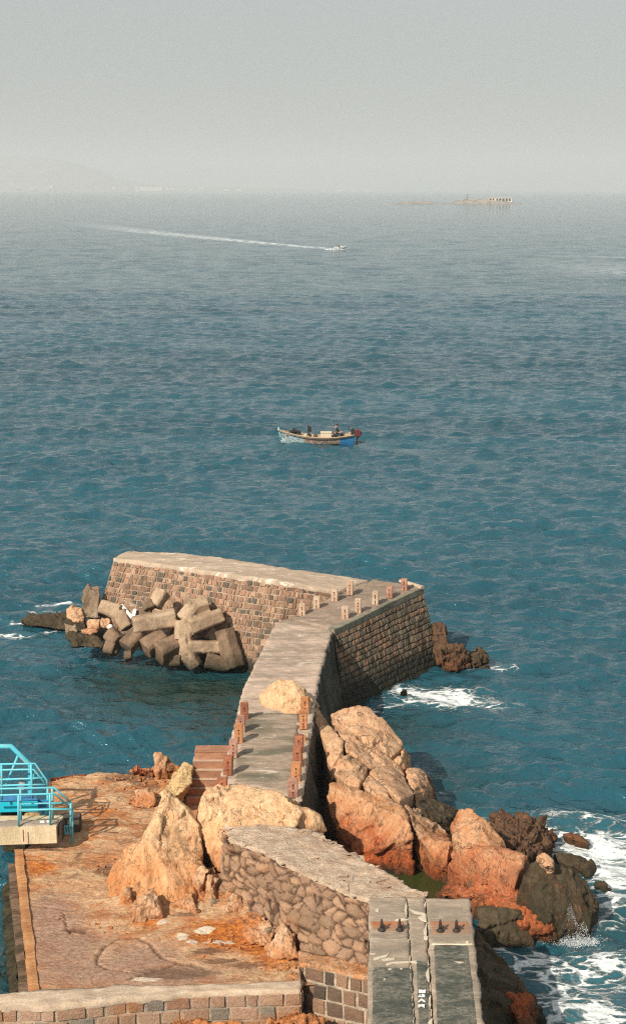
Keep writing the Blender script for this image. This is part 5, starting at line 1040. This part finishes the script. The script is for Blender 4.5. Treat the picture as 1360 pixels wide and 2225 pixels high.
MB().bar(Z1(868, 1290, LH - .02) - lo + np.array([0, 0, -.62]), Z1(868, 1290, LH - .02) - lo, .07, .3).build('end_post', M['cream'], ls)
MB().box(tuple(Z1(170, 1640, .3) - lo + np.array([0, .9, 0])), (.8, .8, 2.4), bev=.03).build('pile', M['quay_weed'], ls)
MB().prism([(q[0] - lo[0], q[1] - lo[1]) for q in (Z1(350, 343 + 1000, LH), Z1(375, 1342, LH), Z1(375, 1341, LH))], -lo[2], .001 - lo[2]).bm.free()
rs = MB().box(tuple(Z1(352, 1345, LH) - lo + np.array([0, -.054, -.26])), (.035, .006, .40)).build('rust_streak', stain_m, ls)
q = [Z1(590, 1245, LH + .012), Z1(660, 1240, LH + .012), Z1(665, 1282, LH + .012), Z1(600, 1282, LH + .012)]
m = MB(); m.bm.faces.new([m.bm.verts.new(Vector(p - lo)) for p in q]); q = [Z1(690, 1240, LH + .012), Z1(730, 1240, LH + .012), Z1(735, 1275, LH + .012), Z1(700, 1275, LH + .012)]; m.bm.faces.new([m.bm.verts.new(Vector(p - lo)) for p in q]); m.build('white_marking', M['white'], ls)
def rail(name, label, posts, rails, r=.032, mat='turq_pale', extra=None):
    o = empty(name, posts[0][0]); tag(o, label, 'railing', 'turquoise pipe railings of the landing stage'); c = np.array(o.location)
    for a_, b_ in posts: MB().tube([a_ - c, b_ - c], r * 1.15, 10).build('post', M[mat], o, True)
    for L in rails: MB().tube([p - c for p in L], r, 10).build('rail', M[mat], o, True)
    return o
dN = Z1(285, 1325, LH)[1]; dF = Z1(310, 1232, LH)[1]
PZ = lambda x, y, D: P(x / 6.8, 1600 + y / 6.8, D)
sx = dN - .35
rail('railing', 'near pale turquoise pipe railing along the front of the landing stage', [(Z1(280, 1325, LH), PZ(280, 868, dN)), (Z1(748, 1302, LH), PZ(742, 850, dN)), (G(158, 1831, TH + .05), PZ(1072, 1075, G(158, 1831, TH)[1]))],
     [[PZ(-500, 885, dN), PZ(280, 862, dN), PZ(742, 850, dN), PZ(815, 850, dN), PZ(1072, 1078, G(158, 1831, TH)[1])], [PZ(280, 1090, dN), PZ(742, 1078, dN), PZ(1055, 1078, dN)]])
rail('railing', 'far pale turquoise pipe railing along the back of the landing stage', [(Z1(315, 1232, LH), PZ(308, 775, dF)), (Z1(785, 1210, LH), PZ(778, 765, dF)), (PZ(1050, 1330, dF), PZ(1052, 985, dF))],
     [[PZ(-500, 785, dF), PZ(308, 768, dF), PZ(800, 755, dF), PZ(1052, 975, dF)], [PZ(308, 995, dF), PZ(778, 985, dF), PZ(1040, 980, dF)]])
d3 = dF + .9
rail('railing', 'upper turquoise railing over the gangway ramp', [(PZ(35, 940, d3), PZ(28, 420, d3)), (PZ(485, 920, d3), PZ(465, 410, d3)), (PZ(712, 1210, d3), PZ(710, 745, d3))],
     [[PZ(-500, 420, d3), PZ(400, 405, d3), PZ(520, 400, d3), PZ(695, 645, d3), PZ(712, 745, d3)], [PZ(-500, 505, d3), PZ(400, 490, d3), PZ(500, 490, d3), PZ(715, 745, d3)], [PZ(-100, 640, d3), PZ(460, 625, d3), PZ(640, 610, d3)], [PZ(-100, 730, d3), PZ(440, 715, d3), PZ(700, 712, d3)]], mat='turq_pale')
gw = empty('gangway', PZ(200, 1000, d3 + .4)); tag(gw, 'bright turquoise boxed gangway ramp with a sloping pipe truss at the left edge', 'gangway'); go = np.array(gw.location)
d4 = d3 + .3
gb = MB(); gb.hull([p - go for p in (PZ(-500, 985, d4), PZ(560, 955, d4), PZ(570, 1108, d4), PZ(-500, 1135, d4), PZ(-500, 985, d4 + .3), PZ(560, 955, d4 + .3), PZ(570, 1108, d4 + .3), PZ(-500, 1135, d4 + .3))]); gb.build('side_box', M['turq_deep'], gw)
gt = MB(); gt.hull([p - go for p in (PZ(-500, 975, d4 + .02), PZ(556, 945, d4 + .02), PZ(552, 865, d4 + 1.0), PZ(-500, 885, d4 + 1.0), PZ(-500, 985, d4 + .3), PZ(556, 950, d4 + .3))]); gt.build('deck', M['blue'], gw)
MB().tube([PZ(-500, 150, d4 + .5) - go, PZ(165, 145, d4 + .5) - go, PZ(430, 400, d4 + .5) - go, PZ(690, 720, d4 + .5) - go], .085, 12).build('truss_pipe', M['turq'], gw, True)
MB().tube([PZ(270, 290, d4 + .5) - go, PZ(95, 720, d4 + .5) - go], .045, 10).build('brace', M['turq_pale'], gw, True)
MB().bar(PZ(455, 830, d4 + .45) - go, PZ(455, 420, d4 + .45) - go, .22, .12).build('upright', M['turq'], gw)
MB().bar(PZ(430, 800, d4 + .6) - go, PZ(430, 630, d4 + .6) - go, .12, .12).build('bracket', M['turq'], gw)
ld = MB()
for k in range(5): ld.bar(PZ(500 + k * 40, 780, d4 + .8) - go, PZ(500 + k * 36, 560 + k * 18, d4 + .8) - go, .08, .05)
ld.bar(PZ(480, 615, d4 + .8) - go, PZ(660, 612, d4 + .8) - go, .06, .06); ld.build('ladder_panel', M['turq_pale'], gw)
MB().bar(PZ(320, 760, d4 + .9) - go, PZ(320, 710, d4 + .9) - go, .3, .2).build('locker', M['white'], gw)
bx = MB(); bx.hull([p - go for p in (PZ(565, 940, d4 + .4), PZ(700, 935, d4 + .4), PZ(715, 1045, d4 + .4), PZ(575, 1050, d4 + .4), PZ(565, 940, d4 + .7), PZ(700, 935, d4 + .7), PZ(715, 1045, d4 + .7))]); bx.build('end_box', M['blue'], gw)
m = MB().hull([PZ(360, 1150, d4 - .2), PZ(400, 1125, d4 - .2), PZ(590, 1125, d4 - .2), PZ(590, 1225, d4 - .2), PZ(370, 1225, d4 - .2), PZ(400, 1125, d4 + .3), PZ(590, 1125, d4 + .3), PZ(590, 1225, d4 + .3)]).mesh('b'); c0 = Vector(PZ(480, 1225, d4)); m.transform(Matrix.Translation(-c0))
o = add('stone_block', m, M['yellow_rock']); o.location = c0; tag(o, 'yellow stained stone block propping the end of the gangway', 'stone block')
o = empty('step_grate', PZ(980, 1440, dN)); tag(o, 'small pale slatted step hung under the railing end', 'step'); c = np.array(o.location); dd = G(140, 1825, TH)[1]
g1 = MB(); 
for k in range(4): g1.bar(PZ(920 + k * 38, 1335, dd) - c, PZ(935 + k * 38, 1432, dd - .1) - c, .045, .02)
g1.build('slats', M['turq_pale'], o); MB().tube([PZ(895, 1440, dd - .1) - c, PZ(1065, 1438, dd - .1) - c], .03, 8).build('bar', M['turq_pale'], o); MB().tube([PZ(895, 1330, dd) - c, PZ(1050, 1330, dd) - c], .03, 8).build('bar', M['turq_pale'], o)
m = MB().box((0, 0, .28), (1.0, .5, .56), bev=.02); o = m.build('plinth', M['side_dark']); o.location = Vector(G(138, 1822, TH - .05) + np.array([0.0, .55, 0])); tag(o, 'dark concrete plinth behind the slatted step', 'plinth')

#@BOATS
# ------------------------------------------------------------------ fishing boat
bt = empty('fishing_boat', G(690, 964, 0), R(3)); tag(bt, 'small worn wooden fishing boat with blue stern and high bow drifting on open water', 'boat')
hn = NT('worn_boat_planks'); op = hn.tc.outputs['Object']; sx_ = hn.t.nodes.new('ShaderNodeSeparateXYZ'); hn.t.links.new(op, sx_.inputs[0]); ox = sx_.outputs[0]
nn1 = hn.noise(op, 1.8, 6, .7, .6); nn2 = hn.noise(op, 5, 6, .7)
xx = hn.math('ADD', ox, hn.math('MULTIPLY', hn.math('SUBTRACT', nn1, .5), 2.4))
hc = hn.mix(hn.ramp(nn2, .42, .58), (.14, .27, .33), (.46, .50, .47))
hc = hn.mix(hn.math('MULTIPLY', hn.math('MULTIPLY', hn.ramp(xx, -1.5, -.9), hn.ramp(xx, 1.9, 2.6, 1, 0)), .85), hc, hn.mix(hn.ramp(nn2, .45, .6), (.34, .17, .11), (.50, .42, .34)))
hc = hn.mix(hn.math('MULTIPLY', hn.ramp(nn1, .56, .66), .8), hc, (.10, .075, .04))
hc = hn.mix(hn.ramp(hn.math('ADD', hn.z(), hn.math('MULTIPLY', nn2, .15)), .14, .2, 1, 0), hc, (.035, .03, .02))
M['hull_worn'] = hn.done(hc, .6, None, .3)
def hull_mesh(L=6.4, beam=1.7, inner=False):
    st_ = np.linspace(0, 1, 26); V = []; F = []; sh = []
    for u in st_:                                     # u 0 bow (left), 1 stern
        x = -L / 2 + L * u; g = .78 * (1 - u) ** 3.0 + .50 + .34 * u ** 3; b = beam / 2 * (1 - (1 - min(1, u / .5)) ** 2.2) * (1 - .22 * max(0, (u - .6) / .4) ** 2) + .02
        k = -.30 + .40 * (1 - u) ** 6
        if inner: b = max(.01, b - .06); k += .18; g -= .0
        xo = -.28 * (1 - u) ** 4
        for s in (-1, 1): pass
        ring = []
        for v in np.linspace(-1, 1, 13):
            w = abs(v) ** .62; zz = k + (g - k) * (abs(v) ** 1.9 if abs(v) < 1 else 1); ring.append((x + xo * (zz - k) + .0, math.copysign(b * w, v), zz))
        V += ring
    n = 13
    for i in range(len(st_) - 1):
        for j in range(n - 1): a_ = i * n + j; F.append((a_, a_ + 1, a_ + n + 1, a_ + n))
    if not inner: F.append(tuple(range((len(st_) - 1) * n, len(st_) * n)))
    return V, F
V, F = hull_mesh(); hullo = pymesh('hull', V, F, M['hull_worn'], bt, True)
V2, F2 = hull_mesh(inner=True); pymesh('inner_hull', V2, [f[::-1] for f in F2], M['wood'], bt, True)
n = 13; portS = [Vector(V[i * n]) for i in range(26)]; starS = [Vector(V[i * n + 12]) for i in range(26)]
for S_ in (portS, starS):
    MB().tube([p + Vector((0, 0, .02)) for p in S_], .055, 8).build('gunwale', M['wood'], bt, True)
    MB().tube([p + Vector((0, .02 * (1 if p.y < 0 else -1) * -1, -.12)) for p in S_], .03, 8).build('rubbing_strake', M['black'], bt, True)
# coloured boards fixed on the side
def patch(u0, u1, v0, v1, mat, name):
    Vp_, Fp_ = [], []
    for i in range(9):
        u = u0 + (u1 - u0) * i / 8
        for j in range(4):
            t = v0 + (v1 - v0) * j / 3; a0 = int(min(24, u * 25)); fr = u * 25 - a0; jj = t * 4; j0 = int(min(3, jj)); fj = jj - j0
            q = lambda I, J: np.array(V[I * n + J]); pt = (q(a0, j0) * (1 - fr) + q(a0 + 1, j0) * fr) * (1 - fj) + (q(a0, j0 + 1) * (1 - fr) + q(a0 + 1, j0 + 1) * fr) * fj; Vp_.append(pt + np.array([0, -.012, 0]))
    for i in range(8):
        for j in range(3): a_ = i * 4 + j; Fp_.append((a_, a_ + 4, a_ + 5, a_ + 1))
    return pymesh(name, Vp_, Fp_, M[mat], bt, True)
M['patch_rust'] = paint_mat('boat_rust', (0.42, 0.20, 0.12), (0.45, 0.42, 0.36), 0.8, .7, scale=5); M['patch_dk'] = paint_mat('boat_dark', (0.10, 0.08, 0.05), (0.3, 0.25, 0.15), 0.5, .7, scale=5)
patch(.80, .995, .08, .9, 'hull_blue', 'stern_board'); patch(.28, .78, .02, .18, 'wood', 'side_plank')
MB().tube([(-3.18, 0, .4), (-3.38, 0, 1.1), (-3.46, 0, 1.5)], [.09, .08, .07], 8).build('stem_post', M['turq_pale'], bt, True)
MB().bar((-2.9, 0, .95), (-1.7, 0, .66), 1.0, .06, up=(0, 0, 1)).build('foredeck', M['wood'], bt)
for x in (-1.0, .6, 1.7): MB().box((x, 0, .46), (.22, 1.45, .05)).build('thwart', M['wood'], bt)
def onboat(name, mb, mat, loc, label, cat):
    o = mb.build(name, M[mat]); o.location = Vector(bt.location) + Matrix.Rotation(R(3), 3, 'Z') @ Vector(loc); tag(o, label, cat); return o
b_ = MB().box((0, 0, .26), (.95, .8, .52), bev=.03); b_.box((0, 0, .54), (1.0, .85, .05), bev=.01); onboat('storage_box', b_, 'crate', (.75, 0, .48), 'cream storage box amidships in the fishing boat', 'box')
rr = random.Random(6); b_ = MB()
for k in range(7): b_.hull([(rr.gauss(0, .17) + .12 * k - .3, rr.gauss(0, .14), .16 + rr.gauss(0, .13)) for _ in range(10)])
onboat('net_heap', b_, 'black', (-2.1, 0, .86), 'dark heap of netting on the bow of the fishing boat', 'net')
b_ = MB()
for k in range(6): b_.hull([(rr.gauss(0, .2) + .16 * k - .4, rr.gauss(0, .2), .14 + rr.gauss(0, .1)) for _ in range(10)])
onboat('cloth_bundle', b_, 'crate', (-1.25, 0, .50), 'pale heap of sacks and net behind the bow of the fishing boat', 'bundle')
b_ = MB(); b_.tube([(0, 0, 0), (.02, 0, 1.1)], .03, 8); b_.hull([(-.05, 0, 1.12), (.3, .02, 1.0), (.32, 0, .55), (.1, 0, .45), (0, .05, .6), (.15, .1, .8)]); b_.lathe((.1, 0, .2), [(.05, -.2), (.2, -.1), (.2, .1), (.05, .2)], 12); onboat('marker_flag', b_, 'black', (-.85, .1, .5), 'black marker flag on a short pole in the fishing boat', 'flag')
eng = empty('outboard_engine', Vector(bt.location) + Matrix.Rotation(R(3), 3, 'Z') @ Vector((3.3, 0, .3))); tag(eng, 'black and maroon outboard engine hung on the boat stern', 'engine')
MB().hull([(x, y, z) for x in (.0, .5) for y in (-.2, .2) for z in (.35, .85)] + [(.2, 0, 1.0), (.62, 0, .6), (.3, 0, .2)]).build('cowl', M['maroon'], eng)
MB().hull([(x - .35, y, z) for x in (.0, .32) for y in (-.22, .22) for z in (.45, .95)] + [(-.2, 0, 1.1)]).build('bracket', M['black'], eng)
MB().tube([(-.1, 0, .8), (-.5, -.1, .95), (-.55, -.1, 1.25)], .03, 8).build('tiller', M['black'], eng); MB().bar((.2, 0, .4), (.15, 0, -.5), .18, .1, up=(1, 0, 0)).build('shaft', M['black'], eng)
def skinned(chains, sub=1):
    """chains: lists of (point, radius) sharing their first point with an earlier one by index key"""
    V_, E_, Rr = [], [], []; key = {}
    for ch_ in chains:
        prev = None
        for p, r_ in ch_:
            k = tuple(round(c, 4) for c in p)
            if k not in key: key[k] = len(V_); V_.append(p); Rr.append(r_)
            if prev is not None: E_.append((prev, key[k]))
            prev = key[k]
    me = bpy.data.meshes.new('s'); me.from_pydata(V_, E_, []); o = bpy.data.objects.new('s', me); COL.objects.link(o)
    m = o.modifiers.new('k', 'SKIN'); o.modifiers.new('u', 'SUBSURF').levels = sub
    for i, r_ in enumerate(Rr): me.skin_vertices[0].data[i].radius = (r_, r_)
    me.skin_vertices[0].data[0].use_root = True
    dg = bpy.context.evaluated_depsgraph_get(); out = bpy.data.meshes.new_from_object(o.evaluated_get(dg)); bpy.data.objects.remove(o); return out
def person(loc, rz, label, top='cloth_grey', scale=1.0):
    """seated, leaning a little forward; faces local +X"""
    o = empty('person', loc, rz); tag(o, label, 'person'); pel = (0, 0, .12); wai = (0.02, 0, .30); chest = (.05, 0, .50); nk = (.08, 0, .66); hd = (.12, 0, .80); ht = (.13, 0, .90)
    ch_ = [[(pel, .15), (wai, .145), (chest, .165), (nk, .06), (hd, .095), (ht, .07)]]
    hands = []
    for s in (-1, 1):
        el = (.12, .27 * s, .33); wr_ = (.36, .20 * s, .30); hn = (.44, .18 * s, .29)
        ch_.append([(chest, .165), ((.05, .20 * s, .54), .075), (el, .05), (wr_, .033), (hn, .036)])
        for f, (dy, ln) in enumerate(((-.03, .07), (-.01, .085), (.01, .08), (.03, .065))): ch_.append([(hn, .036), ((.48, .18 * s + dy, .285), .010), ((.48 + ln * .6, .18 * s + dy, .27), .009)])
        ch_.append([(hn, .036), ((.45, .18 * s - .045 * s, .30), .011), ((.48, .18 * s - .065 * s, .30), .009)])
        ch_.append([(pel, .15), ((.05, .10 * s, .10), .10), ((.46, .14 * s, .16), .07), ((.50, .14 * s, -.22), .045), ((.62, .14 * s, -.26), .04)])
    bd = skinned(ch_, 2); add('body', bd, M['skin'], o, True)
    jk = skinned([[((.0, 0, .10), .165), ((.02, 0, .30), .165), ((.05, 0, .50), .185), ((.07, 0, .61), .10)]] + [[((.05, 0, .50), .185), ((.05, .20 * s, .54), .092), ((.12, .27 * s, .33), .066), ((.33, .21 * s, .30), .05)] for s in (-1, 1)], 1); add('jacket', jk, M[top], o, True)
    tr = skinned([[((0, 0, .08), .165), ((.06, .10 * s, .10), .115), ((.46, .14 * s, .16), .085), ((.50, .14 * s, -.20), .062)] for s in (-1, 1)], 1); add('trousers', tr, M['cloth_dark'], o, True)
    MB().lathe((.115, 0, .86), [(.10, 0), (.108, .03), (.09, .08), (.04, .105)], 16).build('cap', M['cloth_grey'], o, True)
    MB().hull([(.16, -.07, .87), (.16, .07, .87), (.27, -.04, .86), (.27, .04, .86), (.16, 0, .89)]).build('cap_peak', M['cloth_grey'], o)
    hr = MB().lathe((.105, 0, .80), [(.085, -.03), (.098, .02), (.10, .06)], 16).build('hair', M['black'], o, True)
    for s in (-1, 1): MB().lathe((.205, .035 * s, .825), [(.006, -.008), (.012, 0), (.006, .008)], 8).build('eye', M['black'], o)
    MB().hull([(.20, -.012, .83), (.20, .012, .83), (.235, 0, .785), (.20, -.018, .78), (.20, .018, .78)]).build('nose', M['skin'], o); MB().hull([(.205, -.03, .755), (.205, .03, .755), (.212, 0, .75), (.205, 0, .745)]).build('mouth', M['maroon'], o)
    o.scale = (scale,) * 3; return o
person(tuple(Vector(bt.location) + Matrix.Rotation(R(3), 3, 'Z') @ Vector((1.55, 0, .68))), R(-20), 'person in grey jacket and cap sitting near the stern of the fishing boat', scale=1.25)

# speedboat with its spray
sb = empty('motor_boat', G(738, 542, 0), R(8)); tag(sb, 'tiny white motor boat racing right at the head of a long wake', 'boat')
Vb_, Fb_ = [], []
for i, u in enumerate(np.linspace(0, 1, 12)):
    x = -2.6 + 5.2 * u; b = .95 * (1 - max(0, (u - .55) / .45) ** 2) + .01; g = .6 + .35 * u + .25 * u * u; k = -.1 + .6 * u ** 3
    for v in np.linspace(-1, 1, 7): Vb_.append((x, b * math.copysign(abs(v) ** .7, v), k + (g - k) * abs(v) ** 1.5))
for i in range(11):
    for j in range(6): a_ = i * 7 + j; Fb_.append((a_, a_ + 1, a_ + 8, a_ + 7))
Fb_.append(tuple(range(7)))
pymesh('hull', Vb_, Fb_, M['white'], sb, True); MB().box((-.2, 0, .62), (3.2, 1.5, .06)).build('deck', M['white'], sb)
MB().box((.5, 0, .95), (.7, 1.0, .6), bev=.1).build('console', M['white'], sb); MB().box((-2.7, 0, .6), (.4, .5, .9), bev=.08).build('motor', M['black'], sb)
person(tuple(Vector(sb.location) + Vector((-.3, -.05, .75))), R(8), 'person in dark clothes steering the tiny motor boat', 'cloth_dark', 1.2)
def spray(name, c, n_, sx_, sy_, sz_, r_, seed, label, lean=0):
    q = np.random.default_rng(seed); x = q.normal(0, sx_, n_); z = np.clip(1 - np.abs(x / (sx_ * 2.2)) ** 1.1 + .18 * np.sin(x * 11 + seed), 0.05, 1.2) * sz_ * q.random(n_) ** 2.0
    r = r_ * q.uniform(.35, 1.3, n_) * (1.4 - z / sz_ * .9); C = np.stack([x + lean * z, q.normal(0, sy_, n_), z], 1)
    O = np.array([(1, 0, 0), (-1, 0, 0), (0, 1, 0), (0, -1, 0), (0, 0, 1), (0, 0, -1)], float); V = (C[:, None] + O[None] * r[:, None, None] * np.stack([q.uniform(.8, 1.6, n_), np.ones(n_), q.uniform(.8, 1.8, n_)], 1)[:, None]).reshape(-1, 3)
    T = [(0, 2, 4), (2, 1, 4), (1, 3, 4), (3, 0, 4), (2, 0, 5), (1, 2, 5), (3, 1, 5), (0, 3, 5)]
    o = pymesh(name, V, [tuple(6 * k + a for a in t) for k in range(n_) for t in T], M['foam'], None, True); o.location = Vector(c); tag(o, kind='stuff'); return o
fo_ = NT('foam_white'); M['foam'] = fo_.done((0.62, 0.66, 0.67), .8, None, .2)
spray('boat_spray', G(727, 543, 0), 420, 1.3, .5, 1.2, .13, 2, '', .4)
spray('breaking_spray', G(1238, 2040, 0), 15000, .28, .16, 1.05, .0075, 3, '')
spray('breaking_spray', G(1205, 2048, 0), 9000, .50, .14, .32, .008, 4, '')

#@FAR
# ------------------------------------------------------------------ far shore, islet
def far_hill(name, Y0, prof, depth, mat):
    xs = np.linspace(prof[0][0], prof[-1][0], 160); hp = np.interp(xs, [p[0] for p in prof], [p[1] for p in prof]); V = []
    for j in range(14):
        t = j / 13
        for x, h in zip(xs, hp): 
            X_ = (x - 680) / FPX * Y0 * 1.0; V.append((X_, Y0 + depth * t, h * math.sin(min(1, t * 1.0) * math.pi / 2) ** .8 - 2))
    V = np.array(V); V[:, 2] += fbm(V * .004, 5) * .14 * (V[:, 2] + 2); return tag(gridmesh(name, V, 14, 160, mat, None, True), kind='structure')
fh = NT('far_hill'); M['hill'] = fh.done(fh.mix(fh.ramp(fh.noise(fh.pos(), .01, 5, .6), .4, .6), (.24, .24, .21), (.34, .29, .25)), .95)
fi = NT('islet_rock'); M['islet'] = fi.done(fi.mix(fi.ramp(fi.noise(fi.pos(), .08, 5, .6), .35, .6), (.20, .18, .15), (.36, .31, .26)), .95, fi.bump(fi.noise(fi.pos(), .3, 6), 1.5))
Y0 = 13500
far_hill('far_hills', Y0, [(-900, 410), (-300, 380), (-60, 350), (40, 335), (100, 300), (160, 220), (240, 104), (300, 60), (400, 48), (540, 38), (700, 14), (800, 6), (830, 0)], 1400, M['hill'])
M['far_wall'] = paint_mat('far_plaster', (0.66, 0.58, 0.48), (0.5, .42, .35), .3, .9, scale=.2); M['far_roof'] = paint_mat('far_roof', (0.30, 0.15, 0.10), (.2, .1, .08), .3, .9, scale=.2)
rr = random.Random(8)
def house(px, hz, w, h, d, lab, grp, Yh, parts=True):
    b = empty('building', ((px - 680) / FPX * Yh, Yh, hz)); tag(b, lab, 'building', grp)
    w, h = w * 1.5, h * 1.5; MB().box((0, 0, h / 2), (w, d, h), bev=.4).build('wall', M['far_wall'], b); MB().hull([(-w / 2 - 1, -d / 2 - 1, h), (w / 2 + 1, -d / 2 - 1, h), (w / 2 + 1, d / 2 + 1, h), (-w / 2 - 1, d / 2 + 1, h), (-w / 2 + 2, 0, h + 4), (w / 2 - 2, 0, h + 4)]).build('roof', M['far_roof'], b); return b
for k in range(16): house(rr.uniform(240, 530), rr.uniform(0, 26), rr.uniform(14, 34), rr.uniform(8, 18), 14, 'small pale hazy building on the low far shore', 'pale buildings scattered on the far shore', Y0 + rr.uniform(-20, 60))
for k in range(10): house(rr.uniform(-20, 160), rr.uniform(0, 60), rr.uniform(12, 26), rr.uniform(8, 18), 14, 'small pale hazy building below the far hill', 'pale buildings below the far hill', Y0 + rr.uniform(-20, 60))
house(338, 4, 130, 26, 30, 'long pale block building, largest on the hazy far shore', None, Y0 - 30)
for k in range(4): house(705 + k * 30, 0, 40, 8, 14, 'thin pale low building on the faintest far shore', 'thin pale buildings on the faintest shore', Y0 - 10)
YI = 2350; ix = lambda px: (px - 680) / FPX * YI * 1.0
V = []; n1, n2 = 150, 12; xs = np.linspace(820, 1132, n1); hp = np.interp(xs, [820, 850, 880, 930, 945, 975, 985, 1005, 1060, 1100, 1120, 1132], [-.3, .6, 2.4, 2.4, .5, .6, 3.0, 5.2, 5.2, 1.8, .5, -.4])
for j in range(n2):
    for x, h in zip(xs, hp): V.append((ix(x), YI + j * 6 - 30, h * math.sin(math.pi * j / (n2 - 1)) ** .6 * 1.25 - .2))
V = np.array(V); V[:, 2] += fbm(V * .12, 4) * .7 * np.clip(V[:, 2], 0, 2); tag(gridmesh('islet', V, n2, n1, M['islet'], None, False), kind='structure')
ib = empty('island_building', (ix(1075), YI - 6, 2.2)); tag(ib, 'pale columned pavilion with dark openings on the small islet', 'building')
MB().box((0, 0, 6.0), (37, 14, .8)).build('roof', M['far_wall'], ib); MB().box((0, 0, .5), (37, 14, 1.2)).build('floor', M['far_wall'], ib); MB().box((0, 5, 3.3), (35, .6, 4.8)).build('back_wall', M['blue'], ib)
for k in range(8): MB().box((-17.5 + 5 * k, -6, 3.3), (1.2 if k != 2 else 3.0, 1.2, 4.8)).build('column', M['far_wall'], ib)
mt = empty('signal_mast', (ix(1007), YI - 5, 6)); tag(mt, 'thin T shaped mast on the small islet', 'mast'); MB().tube([(0, 0, -1), (0, 0, 7)], .35, 8).build('pole', M['iron'], mt); MB().box((0, 0, 7), (8, .6, .5)).build('crossbar', M['iron'], mt)

# ------------------------------------------------------------------ haze
hz = NT('haze_air'); hz.t.nodes.remove(hz.tc)
pv = hz.t.nodes.new('ShaderNodeVolumePrincipled'); pv.inputs['Density'].default_value = 0.00015; pv.inputs['Color'].default_value = (0.85, 0.885, 0.885, 1); pv.inputs['Anisotropy'].default_value = 0.0
hz.t.links.new(pv.outputs[0], hz.out.inputs['Volume'])
o = MB().box((0, 12000, 219), (30000, 24400, 442)).build('haze', hz.m); tag(o, kind='stuff')
